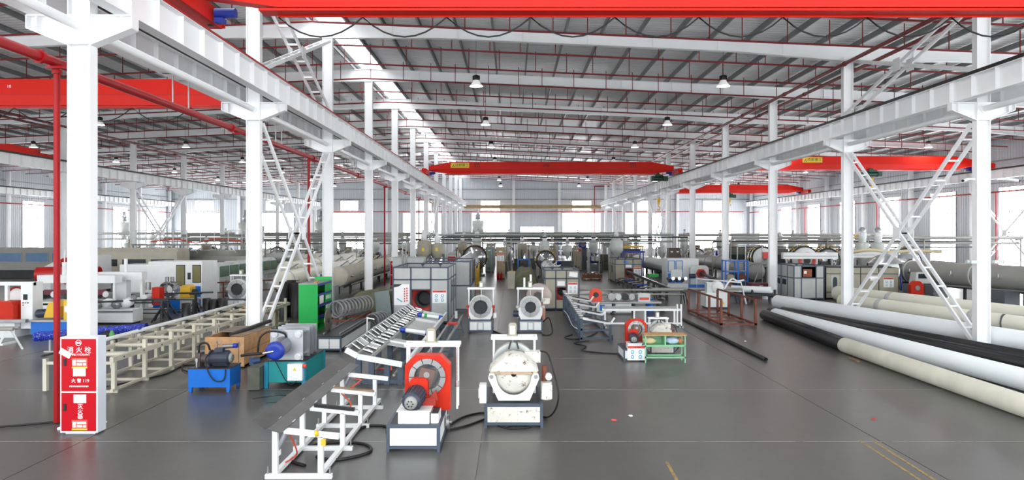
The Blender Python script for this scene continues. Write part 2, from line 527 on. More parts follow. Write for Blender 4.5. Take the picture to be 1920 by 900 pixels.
# ------------------------------------------------------------------ columns with brackets
def h_section(b, cx, cy, z0, z1, w=.40, d=.22, t=.02):
    b.box(cx - w / 2, cx - w / 2 + t, cy - d / 2, cy + d / 2, z0, z1)
    b.box(cx + w / 2 - t, cx + w / 2, cy - d / 2, cy + d / 2, z0, z1)
    b.box(cx - w / 2 + t, cx + w / 2 - t, cy - .012, cy + .012, z0, z1)
LINE_TXT = {1: 'in the far row beyond the pipe cutting lines', 2: 'in the row behind the fire hydrant cabinet', 3: 'in the row behind the white floor pipes'}
shaft_m = {}
def column(li, k, y):
    x = LINES[li]
    root = thing('steel_column', '%s white steel H-column with double bracket, %s' % (ORD[k], LINE_TXT[li]), 'column', (x, y, 0), group='crane columns ' + LINE_TXT[li])
    root['kind'] = 'thing'
    key = li
    if key not in shaft_m:
        b = MB(); h_section(b, 0, 0, 0, ztop(x) - .5)
        b.box(-.18, .18, -.10, -.09, 6.70, 6.72)
        me = b.mesh('shaft'); me.materials.append(WHITE)
        br = MB()
        for s in (-1, 1):
            br.prism([(s * .2, 7.2), (s * .92, 7.2), (s * .92, 6.98), (s * .2, 6.68)][::s], 'y', -.008, .008)
            br.box(min(s * .2, s * .92), max(s * .2, s * .92), -.11, .11, 7.18, 7.2)
            a = V((s * .2, 0, 6.68)); c = V((s * .92, 0, 6.97))
            br.bar(a, c, .22, .018)
            br.box(s * .74 - .008, s * .74 + .008, -.11, .11, 6.92, 7.18)
            br.box(s * .92 - .009, s * .92 + .009, -.11, .11, 6.97, 7.19)
        br.box(-.2, .2, -.12, -.105, 6.68, 7.2)
        bm_ = br.mesh('bracket'); bm_.materials.append(WHITE)
        bp = MB(); bp.box(-.3, .3, -.22, .22, 0, .03)
        for i in (-1, 1):
            for j in (-1, 1):
                bp.cyl((i * .25, j * .17, .03), (i * .25, j * .17, .09), .018, 6)
        bpm = bp.mesh('base_plate'); bpm.materials.append(WHITE)
        shaft_m[key] = (me, bm_, bpm)
    for n, me in zip(('shaft', 'bracket', 'base_plate'), shaft_m[key]):
        put(n, me, root)
    return root
k = 0
for y in ROWS: column(2, k, y); k += 1
k = 0
for y in ROWS[1:]: column(3, k, y); k += 1
k = 0
for y in ROWS[3:]: column(1, k, y); k += 1

# ------------------------------------------------------------------ runway beams
def stiff_mesh(h):
    b = MB(); b.box(-.12, .12, -.006, .006, .014, h - .014)
    me = b.mesh('stiffener'); me.materials.append(WHITE); return me
STF = stiff_mesh(.62)
RAIL_D = mat('crane_rail_dark', (.10, .09, .09), .5, .3, var=.1)
RAIL_R = mat('conductor_red', (.62, .10, .09), .5, var=.1)
def runway(x, y0, y1, label, red, side, nst):
    root = thing('crane_runway_beam', label, 'crane beam', (x, y0, 7.2)); root['kind'] = 'thing'
    L = y1 - y0
    b = MB(); b.box(-.13, .13, 0, L, 0, .014).box(-.15, .15, 0, L, .606, .62).box(-.006, .006, 0, L, .014, .606)
    b.build('girder', WHITE, root)
    b = MB(); b.box(-.035, .035, 0, L, .62, .76); b.build('rail', RAIL_D, root)
    if red:
        b = MB(); b.box(side * .10 - .02, side * .10 + .02, 0, L, .64, .70); b.build('conductor_bar', RAIL_R, root)
    n = 0; y = .5
    while y < L and n < nst:
        put('stiffener', STF, root, (0, y, 0)); y += .95; n += 1
    if y < L:
        b = MB()
        while y < L:
            b.box(-.12, .12, y - .006, y + .006, .014, .606); y += .95
        o = b.build('far_stiffeners', WHITE, root); o['kind'] = 'stuff'
runway(-6.8, 2, 100, 'white crane beam with red conductor bar along the central aisle, above the hydrant cabinet row', True, 1, 60)
runway(-8.3, 2, 100, 'white crane beam on the outer bracket ends of the hydrant cabinet row', False, 1, 50)
runway(13.0, 12, 100, 'white crane beam along the central aisle above the white floor pipes', False, -1, 60)
runway(14.5, 12, 100, 'white crane beam on the far bracket ends behind the white floor pipes', False, -1, 30)
runway(-28.1, 30, 100, 'white crane beam on the inner brackets of the far column row', False, 1, 40)
runway(34.3, 30, 100, 'white crane beam along the windowed wall behind the grey tank', False, 1, 40)
runway(-49.4, 50, 100, 'white crane beam along the windowed wall past the far column row', False, 1, 10)
# white tie tubes at bracket level, one per bay
for li, ys, nm in ((2, [4] + ROWS[:-1], 'hydrant cabinet'), (3, ROWS[:-1], 'white floor pipe')):
    for i, y in enumerate(ys):
        o = MB().cyl((0, 0, 0), (0, 7.74, 0), .085, 12).cyl((0, -.01, 0), (0, .02, 0), .12, 12).cyl((0, 7.72, 0), (0, 7.75, 0), .12, 12)
        o = o.build('tie_tube', WHITE, None, (LINES[li], y + .13, 7.0))
        tag(o, 'white tie tube under the crane beams, %s bay of the %s column row' % (ORD[i], nm), 'tie tube', 'tie tubes between columns')

# ------------------------------------------------------------------ ladder-like cross braces
def brace(x, ya, za, yb, zb, ya2, label, battens=11, half=.2, cross=True):
    root = thing('cross_brace', label, 'brace', (x, ya, 0)); root['kind'] = 'thing'
    def diag(p, q, half):
        for s in (-1, 1):
            MB().bar((s * half, p[0] - ya, p[1]), (s * half, q[0] - ya, q[1]), .06, .12).build('brace_rail', WHITE, root)
        for i in range(battens):
            t = (i + .7) / (battens + .4)
            yy = p[0] + (q[0] - p[0]) * t - ya; zz = p[1] + (q[1] - p[1]) * t
            MB().cb(0, yy, zz, 2 * half, .12, .05).build('batten', WHITE, root)
    diag((ya + .15, zb), (yb - .15, za), half)
    if cross: diag((ya + .15, za), (yb - .15, zb), half - .065)
    MB().box(-half - .045, -half - .033, (yb - ya) / 2 - .22, (yb - ya) / 2 + .22, (za + zb) / 2 - .22, (za + zb) / 2 + .22).build('gusset', WHITE, root)
    MB().box(half + .033, half + .045, (yb - ya) / 2 - .22, (yb - ya) / 2 + .22, (za + zb) / 2 - .22, (za + zb) / 2 + .22).build('gusset', WHITE, root)
brace(LINES[2], 20, .15, 28, 6.6, 0, 'ladder-like white cross brace standing behind the green cabinet')
brace(LINES[2], 20, 8.2, 28, 11.2, 0, 'white ladder-like cross brace high above the crane beam by the hydrant cabinet row', 8)
brace(LINES[3], 20, .15, 28, 6.6, 0, 'ladder-like white cross brace standing behind the white floor pipes')
brace(LINES[3], 20, 8.2, 28, 10.4, 0, 'white cross brace above the crane beam over the white floor pipes', 0)
brace(LINES[3], 60, .15, 68, 6.6, 0, 'distant white ladder-like cross brace in the row of the white floor pipes', 9)
brace(LINES[2], 60, .15, 68, 6.6, 0, 'distant white ladder-like cross brace in the hydrant cabinet row', 9)
brace(LINES[1], 52, .15, 60, 6.6, 0, 'white cross brace in the far row beyond the pipe cutting lines', 9)
brace(LINES[4] - .2, 44, .15, 52, 6.6, 0, 'white cross brace against the windowed wall behind the coil tanks', 9)

# ------------------------------------------------------------------ overhead cranes
def crane(xl, xr, y, label, sign=None, sign_x=0, load=None, load_x=0, hoist_x=None, hook=0.0, loops=None, number=None, stripes=(), z=7.97, gz=.98):
    """single-girder crane; local x along the girder"""
    root = thing('overhead_crane', label, 'crane', (0, y, z)); root['kind'] = 'thing'
    sec = lambda x, zt, zm, zb: [(x, -.23, zt), (x, .23, zt), (x, .23, zm), (x, .16, zb), (x, -.16, zb), (x, -.23, zm)]
    A = [sec(xl + .25, .66, .38, .30), sec(xl + 1.9, gz, .42, .06), sec(xr - 1.9, gz, .42, .06), sec(xr - .25, .66, .38, .30)]
    b = MB(); vs = [p for s in A for p in s]; fs = [(0, 1, 2, 3, 4, 5), tuple(range(18, 24))[::-1]]
    for k in range(3):
        for i in range(6):
            j = (i + 1) % 6; fs.append((k * 6 + i, (k + 1) * 6 + i, (k + 1) * 6 + j, k * 6 + j))
    b.add(vs, fs); b.build('girder', CRANE_RED, root)
    MB().box(xl + 1.5, xr - 1.5, -.19, .19, -.02, .03).box(xl + 1.9, xr - 1.9, -.235, .235, gz, gz + .02).build('flange', CRANE_RED, root)
    MB().box(xl + 1.9, xr - 1.9, -.236, -.229, .415, .43).build('weld_seam', MAROON, root)
    for s, xe in ((-1, xl), (1, xr)):
        t = MB(); t.box(xe - .14, xe + .14, -1.25, 1.25, .02, .40).box(xe - .18, xe + .18, -1.32, -1.25, .05, .35).box(xe - .18, xe + .18, 1.25, 1.32, .05, .35)
        tr = t.build('end_truck', CRANE_RED, root)
        for yy in (-.95, .95):
            MB().cyl((xe - .05, yy, .10), (xe + .05, yy, .10), .11, 16).build('wheel', DARK, tr)
        mo = MB(); mo.cyl((xe - s * .2, .75, .22), (xe - s * .65, .75, .22), .11, 14).box(xe - s * .3 - .1, xe - s * .3 + .1, .65, .85, .0, .1)
        mo.build('drive_motor', DEEPBLUE, root)
    if sign:
        MB().box(sign_x - .72, sign_x + .72, -.246, -.232, gz - .44, gz - .06).build('sign_plate', SIGNYEL, root)
        text(sign, .27, INK, root, (sign_x + .16, -.248, gz - .255))
        MB().prism([(sign_x - .62, gz - .38), (sign_x - .54, gz - .38), (sign_x - .46, gz - .2), (sign_x - .44, gz - .12)], 'y', -.250, -.247).prism(
            [(sign_x - .50, gz - .38), (sign_x - .36, gz - .38), (sign_x - .44, gz - .3)], 'y', -.250, -.247).build('emblem', INK, root)
    if load:
        text(load, .34, INK, root, (load_x, -.234, gz - .26))
    if number:
        text(number[0], .16, PAPER, root, (number[1], -.234, gz - .25))
    for sx in stripes:
        for k in range(3):
            q = sx + k * .16
            MB().prism([(q, gz - .45), (q + .05, gz - .45), (q - .03, gz - .02), (q - .08, gz - .02)], 'y', -.238, -.231).build('stripe', INK, root)
    if hoist_x is not None:
        h = MB(); h.cyl((hoist_x - .45, 0, -.30), (hoist_x + .45, 0, -.30), .19, 16).box(hoist_x - .62, hoist_x - .42, -.25, .25, -.5, -.1).box(hoist_x + .42, hoist_x + .7, -.22, .22, -.5, -.12)
        h.cyl((hoist_x - .1, -.25, -.02), (hoist_x - .1, .25, -.02), .16, 14).box(hoist_x - .3, hoist_x + .3, -.28, .28, -.14, -.02)
        hb = h.build('hoist', mat('hoist_green', (.08, .26, .20), .45, var=.1), root)
        if hook:
            MB().cyl((hoist_x - .06, 0, -.45), (hoist_x - .06, 0, -hook), .012, 6).cyl((hoist_x + .06, 0, -.45), (hoist_x + .06, 0, -hook), .012, 6).build('rope', DARK, hb)
            k = MB(); k.cyl((hoist_x - .1, 0, -hook), (hoist_x + .1, 0, -hook), .17, 14).box(hoist_x - .09, hoist_x + .09, -.1, .1, -hook - .35, -hook)
            k.path([(hoist_x, 0, -hook - .35), (hoist_x, 0, -hook - .5), (hoist_x + .13, 0, -hook - .6), (hoist_x + .06, 0, -hook - .76), (hoist_x - .12, 0, -hook - .7)], .035, 6)
            k.build('hook', YELLOW, hb)
    if loops:
        a, c, n, sag, yy = loops
        w = (c - a) / n
        MB().bar((a, yy, -.03), (c, yy, -.03), .03, .04).build('festoon_track', CRANE_RED, root)
        for i in range(n):
            p = [(a + w * (i + t / 8), yy, -.05 - sag * (1 - (2 * t / 8 - 1) ** 2)) for t in range(9)]
            MB().path(p, .018, 6, 1).build('festoon_cable', BLACK, root)
    return root
crane(-6.8, 13.0, 14.45, 'red overhead crane girder spanning the central aisle at the top of the picture', loops=(-5.0, 11.2, 9, .42, .17), z=8.06)
crane(-6.8, 13.0, 54, 'red overhead crane marked 5 ton, spanning the central aisle in the distance', sign='成都重工', sign_x=-4.1, load='5吨', load_x=2.7,
      hoist_x=11.6, hook=2.0, stripes=(-2.9, 9.4))
crane(-28.1, -8.3, 25, 'red overhead crane with the number 10, crossing behind the hydrant cabinet column', number=('10', -18.25), loops=(-26.5, -9.5, 8, .5, -.3), stripes=(-11.3,))
crane(14.5, 34.3, 50, 'red overhead crane with yellow sign over the row of coil tanks', sign='成都重工', sign_x=21.9, hoist_x=26.3, hook=.7)
crane(14.5, 34.3, 80, 'small distant red overhead crane with a load mark beyond the yellow-signed crane', load='5吨', load_x=22.2, hoist_x=25.5, hook=.7)
crane(-49.4, -29.6, 43, 'red crane end with a dark motor box in the outermost bay beside the windowed wall', hoist_x=-37, hook=.6)

# ------------------------------------------------------------------ fire mains and sprinkler pipes
def ring_fl(b, p, d, r):
    d = V(d).normalized(); p = V(p)
    b.cyl(p - d * .04, p + d * .04, r * 1.35, 14)
def fire_main():
    root = thing('fire_main_pipe', 'thick red fire main running along the hydrant cabinet column row', 'pipe', (-8.1, 2, 6.42))
    b = MB(); b.cyl((0, 0, 0), (0, 88, 0), .088, 16); b.build('pipe', MAIN_RED, root)
    for k in range(11):
        y = 10 + 8 * k
        b = MB(); ring_fl(b, (0, y - .3, 0), (0, 1, 0), .088); b.build('coupling', MAIN_RED, root)
        b = MB(); b.bar((-.1, y + .02, -.11), (.36, y + .02, -.11), .06, .04); b.build('pipe_bracket', MAIN_RED, root)
    for y in (12.15 - 2, 27.2 - 2, 43.4 - 2, 59.4 - 2):
        b = MB(); b.cyl((0, y, -6.4), (0, y, -.05), .052, 12); ring_fl(b, (0, y, -.16), (0, 0, 1), .06); b.build('riser', MAIN_RED, root)
    for y in (14.3, 15.1, 21.4, 22.0, 33, 33.6):
        b = MB(); b.cyl((0, y, 0), (0, y, .82), .022, 8).box(-.25, .1, y - .04, y + .04, .78, .82); b.build('hanger', STEEL, root)
fire_main()
def twin_main(x0, x1, z, ya, yb, label, n=2):
    for i, x in enumerate((x0, x1)):
        root = thing('sprinkler_main', label % ('first', 'second')[i], 'pipe', (x, ya, z))
        MB().cyl((0, 0, 0), (0, yb - ya, 0), .075, 12).build('pipe', PIPE_RED, root)
        y = 1.2
        while y < yb - ya:
            b = MB(); ring_fl(b, (0, y, 0), (0, 1, 0), .075); b.build('coupling', PIPE_RED, root); y += 6
twin_main(13.25, 14.22, 10.12, 14, 96, '%s of two parallel red sprinkler mains beside the column tops over the floor pipes')
twin_main(-29.4, -28.3, 10.1, 20, 96, '%s of two parallel red sprinkler mains over the far column row')
# branch pipes across the building
py = 22.4; k = 0
tick = MB().cyl((0, 0, 0), (0, 0, .93), .02, 6).mesh('drop'); tick.materials.append(PIPE_RED)
fit = MB().cyl((0, 0, -.05), (0, 0, .05), .035, 6).mesh('tee'); fit.materials.append(PIPE_RED)
made = 0
while py < 99:
    zb = lambda x: ztop(x) - .72
    root = thing('sprinkler_branch_pipe', '%s thin red sprinkler pipe crossing under the roof, counted from the nearest crane' % ORD[k], 'sprinkler pipe', (RIDGE, py, zb(RIDGE)), group='sprinkler pipes under the roof')
    b = MB(); b.cyl((LINES[0] + .5 - RIDGE, 0, zb(LINES[0]) - zb(RIDGE)), (0, 0, 0), .038, 8).cyl((0, 0, 0), (LINES[4] - .5 - RIDGE, 0, zb(LINES[4]) - zb(RIDGE)), .038, 8)
    b.build('pipe', PIPE_RED, root)
    x = LINES[0] + .9 + (k % 3) * .37; far = MB(); nf = 0
    while x < LINES[4] - .6:
        dx = 1.45 + .25 * math.sin(x * 3 + k)
        if py < 46 and abs(x) < .75 * py + 1 and made < 290:
            put('drop', tick, root, (x - RIDGE, 0, zb(x) - zb(RIDGE))); made += 1
        else:
            far.cyl((x - RIDGE, 0, zb(x) - zb(RIDGE)), (x - RIDGE, 0, zb(x) - zb(RIDGE) + .93), .02, 5, caps=False); nf += 1
        x += dx
    if nf:
        o = far.build('far_drops', PIPE_RED, root); o['kind'] = 'stuff'
    py += 3.15; k += 1
# pipes along the walls
for x, lab in ((34.75, 'thin red fire pipe along the windowed wall behind the grey tank'), (-49.85, 'thin red fire pipe along the windowed wall past the far column row')):
    o = MB().cyl((0, 0, 0), (0, 70, 0), .06, 10)
    for y in (3, 19, 35, 51):
        o.cyl((0, y, -6.2), (0, y, 0), .045, 8)
    tag(o.build('wall_fire_pipe', MAIN_RED, None, (x, 30, 6.3)), lab, 'pipe')
b = MB(); b.cyl((-28, 0, 0), (34, 0, 0), .06, 8).cyl((12.1, 0, -6.4), (12.1, 0, 3.75), .07, 8).cyl((12.1, 0, 3.75), (14.3, 0, 3.75), .08, 8)
tag(b.build('back_wall_fire_pipe', MAIN_RED, None, (0, 100.2, 6.45)), 'red fire pipe running along the distant back wall', 'pipe')
b = MB(); b.box(-7, 13, -.15, .15, 0, .08).box(-7, 13, -.15, .15, .42, .5).box(-7, 13, -.04, .04, .08, .42)
for i in range(9): b.box(-6 + 2.3 * i, -5.9 + 2.3 * i, -.15, .15, .08, .42)
tag(b.build('tan_beam', mat('tan_paint', (.62, .53, .38), .5), None, (0, 99.6, 6.9)), 'tan steel beam across the distant back wall', 'beam', kind='thing')

# ------------------------------------------------------------------ high-bay lamps
LAMP = glow('lamp_diffuser', (1, .99, .97), LAMP_L)
lm = {}
b = MB(); b.lathe([(.05, .20), (.13, .17), (.13, -.02), (.10, -.04)], (0, 0, 0), (0, 0, 1), 16)
for i in range(10):
    t = 2 * PI * i / 10; b.cb(.13 * math.cos(t), .13 * math.sin(t), .08, .05, .012, .16, Matrix.Rotation(t, 3, 'Z'))
lm['housing'] = b.mesh('housing'); lm['housing'].materials.append(BLACK)
b = MB(); b.lathe([(.12, -.02), (.15, -.10), (.27, -.26), (.275, -.28), (.265, -.27), (.14, -.10), (.11, -.03)], (0, 0, 0), (0, 0, 1), 20)
lm['shade'] = b.mesh('shade'); lm['shade'].materials.append(glow('pearl_lamp_shade', (1, .99, .97), SHADE_L))
b = MB(); b.cyl((0, 0, -.262), (0, 0, -.255), .25, 20); lm['diffuser'] = b.mesh('diffuser'); lm['diffuser'].materials.append(LAMP)
XT = {-45: 'outermost bay by the windowed wall', -34.5: 'outermost bay by the far columns', -23.5: 'bay beyond the hydrant cabinet row, outer line', -13: 'bay beyond the hydrant cabinet row, inner line',
      -1.5: 'central aisle, line nearer the hydrant row', 8.85: 'central aisle, line nearer the floor pipes', 19.5: 'bay behind the floor pipes, inner line', 30: 'bay behind the floor pipes, line by the wall'}
for x in XT:
    q = 0
    for i in range(9):
        y = 8 + 10.3 * i
        root = thing('high_bay_lamp', '%s hanging bell lamp of the %s' % (ORD[q], XT[x]), 'lamp', (x, y, 9.8), group='high-bay lamps')
        q += 1
        for n in ('housing', 'shade', 'diffuser'):
            put(n, lm[n], root)
        MB().cyl((0, 0, .19), (0, 0, ztop(x) + .02 - 9.8), .008, 5).build('cord', DARK, root)
# ================================================================== foreground machines
def base_unit(root, w, d, h, cols=1, side=2, frame=SLATE, panel=PANEL, t=.045, feet=True, y0=0.0, top=DARK):
    b = MB(); z0 = .05 if feet else 0
    for x in (-w / 2, w / 2 - t):
        for y in (y0, y0 + d - t):
            b.box(x, x + t, y, y + t, 0, h)
    for z in (z0, h - t):
        for y in (y0, y0 + d - t): b.box(-w / 2 + t, w / 2 - t, y, y + t, z, z + t)
        for x in (-w / 2, w / 2 - t): b.box(x, x + t, y0 + t, y0 + d - t, z, z + t)
    fr = b.build('base_frame', frame, root)
    g = (w - 2 * t) / cols
    for i in range(cols):
        x = -w / 2 + t + g * i
        MB().box(x + .008, x + g - .008, y0 + .004, y0 + .02, z0 + t + .006, h - t - .006).build('front_panel', panel, root)
    for sx in (-1, 1):
        g = (d - 2 * t) / side
        for i in range(side):
            y = y0 + t + g * i
            xa = sx * (w / 2 - .012)
            MB().box(min(xa, xa - sx * .014), max(xa, xa - sx * .014), y + .008, y + g - .008, z0 + t + .006, h - t - .006).build('side_panel', panel, root)
    MB().box(-w / 2 + t, w / 2 - t, y0 + t, y0 + d - t, h - .02, h - .006).build('deck', top, root)
    return fr

def segs(root, cx, y, cz, ro, ri, n, th, m, name='jaw', gap=.08, a0=0.0, a1=2 * PI):
    for i in range(n):
        p = a0 + (a1 - a0) * (i + gap / 2) / n; q = a0 + (a1 - a0) * (i + 1 - gap / 2) / n
        b = MB(); k = 4; vs = []; fs = []
        for yy in (y - th, y):
            for r in (ri, ro):
                for j in range(k + 1):
                    t = p + (q - p) * j / k
                    vs.append((cx + r * math.cos(t), yy, cz + r * math.sin(t)))
        m_ = k + 1
        for j in range(k):
            fs += [(j, j + 1, m_ + j + 1, m_ + j), (m_ + j, m_ + j + 1, 3 * m_ + j + 1, 3 * m_ + j), (2 * m_ + j, 3 * m_ + j, 3 * m_ + j + 1, 2 * m_ + j + 1), (j, 2 * m_ + j, 2 * m_ + j + 1, j + 1)]
        fs += [(0, m_, 3 * m_, 2 * m_), (k, 2 * m_ + k, 3 * m_ + k, m_ + k)]
        b.add(vs, fs); b.build(name, m, root)

def portal(root, xl, xr, y0, y1, z, base, m=WHITE, cyl_x=0.0, ch=.24, extra=None):
    b = MB()
    for yy in (y0, y1):
        b.box(xl - .05, xr + .05, yy - .025, yy + .025, z - .03, z + .03)
    for xx in (xl, xr):
        b.box(xx - .025, xx + .025, y0, y1, z - .025, z + .025)
    b.build('portal_beam', m, root)
    for xx in (xl, xr):
        for yy in (y0, y1):
            MB().cyl((xx, yy, base), (xx, yy, z - .03), .02, 10).build('portal_post', m, root)
    ym = (y0 + y1) / 2
    if ch:
        c = MB(); c.prism([(cyl_x - .075, z + .03), (cyl_x + .075, z + .03), (cyl_x + .075, z + ch - .03), (cyl_x + .045, z + ch), (cyl_x - .045, z + ch), (cyl_x - .075, z + ch - .03)], 'y', ym - .08, ym + .08)
        c.box(cyl_x - .1, cyl_x + .1, ym - .1, ym + .1, z + .025, z + .05)
        cy = c.build('air_cylinder', BEIGE, root)
        MB().box(cyl_x - .045, cyl_x + .045, ym - .088, ym - .078, z + .06, z + ch - .05).build('cover_plate', PAPER, cy)
        MB().cyl((cyl_x, ym, z - .32), (cyl_x, ym, z + .03), .016, 8).cyl((cyl_x, ym, z - .36), (cyl_x, ym, z - .22), .03, 8).build('piston_rod', CHROME, root)

def motor(root, p0, p1, r, m=MOTOR, fan=GREYT, name='motor'):
    p0 = V(p0); p1 = V(p1); d = (p1 - p0).normalized(); L = (p1 - p0).length
    b = MB(); b.cyl(p0 + d * L * .18, p1, r, 20)
    a, c = MB.frame(d)
    for i in range(16):
        t = 2 * PI * i / 16; q = a * math.cos(t) + c * math.sin(t)
        b.bar(p0 + d * L * .22 + q * r, p0 + d * L * .9 + q * r, .012, .03, q)
    b.cyl(p1, p1 + d * .03, r * 1.12, 20)
    mo = b.build(name, m, root)
    MB().lathe([(.001, 0), (r * .5, 0), (r * .66, L * .04), (r * .7, L * .19)], p0, d, 18).build('fan_cover', fan, mo)
    MB().lathe([(r * .7, 0), (r * .95, L * .05), (r * .98, L * .08)], p0 + d * (L * .12), d, 18).build('end_bell', m, mo)
    for i in range(6):
        t = 2 * PI * i / 6; q = a * math.cos(t) + c * math.sin(t)
        MB().cyl(p0 + q * r * .3 - d * .003, p0 + q * r * .3 + d * .002, r * .09, 6).build('vent_hole', DARK, mo)
    return mo

# ---- orange pipe cutter
def cutter(label, loc, scale=1.0, top_frame=True, panel_front=True):
    r = thing('pipe_cutter', label, 'machine', loc, group=None)
    r.scale = (scale,) * 3
    base_unit(r, .83, 1.35, .42, 1, 2)
    MB().box(-.25, .24, .10, .52, .40, .60).box(-.27, .26, .08, .54, .60, .62).build('motor_mount', PANEL, r)
    motor(r, (-.05, .02, .74), (.0, .50, .80), .15)
    MB().prism([(-.12, .72), (.17, .72), (.17, 1.00), (.13, 1.04), (-.08, 1.04), (-.12, 1.00)], 'y', .46, .64).build('gearbox', ORANGE, r)
    MB().box(.10, .30, .40, .62, .62, .74).prism([(.17, .7), (.34, .7), (.30, .86)], 'y', .42, .5).build('blade_guard', RUSTRED, r)
    MB().plate_hole(.74, .48, 1.38, .16, 1.03, .275, .66, .92, 36, cx=.14).build('head_housing', ORANGE, r)
    MB().plate_hole(.70, .50, 1.35, .16, 1.03, .275, .921, .94, 36, cx=.14).build('back_plate', RUSTRED, r)
    segs(r, .14, .67, 1.03, .30, .215, 10, .05, STEEL)
    MB().tube((.14, .69, 1.03), (.14, .92, 1.03), .272, .235, 28).build('bore_ring', DARK, r)
    MB().cb(.14, .60, 1.07, .24, .08, .22, Matrix.Rotation(.25, 3, 'Y')).build('cutting_head', mat('brown_head', (.42, .33, .30), .5), r)
    MB().cyl((.14, .55, 1.08), (.14, .62, 1.08), .05, 12).build('hub', STEEL, r)
    MB().box(.26, .38, .12, .5, .40, .56).build('terminal_box', PANEL, r)
    for i in range(4):
        MB().box(.27, .37, .16 + i * .09, .21 + i * .09, .56, .575).build('vent', DARK, r)
    if top_frame:
        portal(r, -.24, .60, 1.00, 1.22, 1.50, .42, WHITE, .15, .27)
        MB().cyl((.60, .96, .86), (.60, .96, 1.46), .018, 8).cyl((.60, .96, .8), (.60, .96, .9), .035, 8).build('guide_rod', CHROME, r)
    h = MB(); h.cyl((.44, .9, .22), (.48, .9, .22), .13, 16).cyl((.48, .9, .22), (.52, .9, .22), .03, 8); h.build('handwheel', STEEL, r)
    return r
cutter('large orange pipe cutter with grey motor beside the V-trough stand', (-1.53, 10.56, 0))

# ---- pipe clamp with domed jaws
def dome_clamp(label, loc, scale=1.0, simple=False):
    r = thing('pipe_clamp_machine', label, 'machine', loc)
    r.scale = (scale,) * 3
    base_unit(r, 1.02, 1.35, .42, 1, 2, SLATE, DIRTYW)
    cz = .90
    arc = [(.31 * math.cos(t), cz - .02 + .34 * math.sin(t)) for t in [-PI * (.02 + .96 * i / 14) for i in range(15)]]
    U = [(.43, .92), (.45, .84), (.28, .45), (-.27, .45), (-.45, .84), (-.43, .92), (-.35, .92)] + arc[::-1] + [(.35, .92)]
    MB().prism(U[::-1], 'y', .12, .17).build('cradle', PANEL, r)
    for s in (-1, 1):
        MB().cyl((s * .39, .10, .87), (s * .39, .12, .87), .035, 12).build('pivot', STEEL, r)
    lo = MB(); lo.lathe([(.05, 0), (.30, .02), (.37, .08), (.37, .55)], (0, .20, cz), (0, 1, 0), 18, a0=PI, a1=2 * PI); lo.build('lower_jaw', DIRTYW, r)
    MB().cyl((0, .30, cz - .02), (0, .8, cz - .02), .28, 20).build('bore', DARK, r)
    MB().box(-.42, .42, .17, .60, cz + .0, cz + .05).build('joint_flange', mat('rusty_cream', (.70, .62, .52), .6, var=.2, scale=6, wear=(.40, .24, .14), wear_amt=.6), r)
    up = [(.44, cz + .05), (.42, cz + .11), (.30, cz + .22), (.16, cz + .33), (0, cz + .36), (-.16, cz + .33), (-.30, cz + .22), (-.42, cz + .11), (-.44, cz + .05)]
    b = MB(); n = len(up); vs = [(x * .93, .16, cz + .05 + (z - cz - .05) * .9) for x, z in up] + [(x, .24, z) for x, z in up] + [(x, .58, z) for x, z in up]
    b.add(vs, [tuple(range(n))] + [(k * n + i, (k + 1) * n + i, (k + 1) * n + i + 1, k * n + i + 1) for k in range(2) for i in range(n - 1)] + [tuple(range(2 * n, 3 * n))[::-1]])
    b.build('upper_jaw', DIRTYW, r)
    MB().tube((0, .72, cz + .06), (0, .92, cz + .06), .40, .28, 28).build('rear_ring', HOPPER, r)
    for s in (-1, 1):
        MB().bar((s * .05, .68, cz + .5), (s * .09, .68, cz + .36), .03, .03).build('lift_link', DARK, r)
    portal(r, -.37, .39, .82, 1.08, 1.44, .42, WHITE, -.02, .27)
    MB().box(-.60, -.48, .06, .26, .42, .74).box(-.62, -.60, .1, .22, .5, .66).build('control_box', PANEL, r)
    MB().box(.20, .49, .62, .84, 1.02, 1.22).build('valve_box', DIRTYW, r)
    MB().cyl((.58, .3, .44), (.58, .3, .74), .10, 12).box(.50, .68, .2, .4, .46, .70).build('rusty_actuator', DIRTYW, r)
    MB().cyl((.55, .38, .70), (.55, .38, 1.02), .05, 10).build('actuator_stem', RUST, r)
    MB().cyl((.62, .24, .84), (.62, .34, .84), .06, 12).build('pressure_gauge', PANEL, r)
    MB().path([(.49, .7, 1.22), (.62, .6, 1.18), (.72, .45, .9), (.80, .35, .55), (.76, .4, .25), (.62, .6, .03), (.4, .9, .02)], .016, 6).build('cable', BLACK, r)
    MB().path([(-.3, .05, .04), (-.1, -.08, .02), (.15, -.06, .02), (.28, .02, .02), (.05, .06, .03), (-.15, -.02, .03)], .014, 6).build('cable', BLACK, r)
    return r
dome_clamp('rusty white pipe clamp machine in the middle of the near aisle', (.03, 11.86, 0))

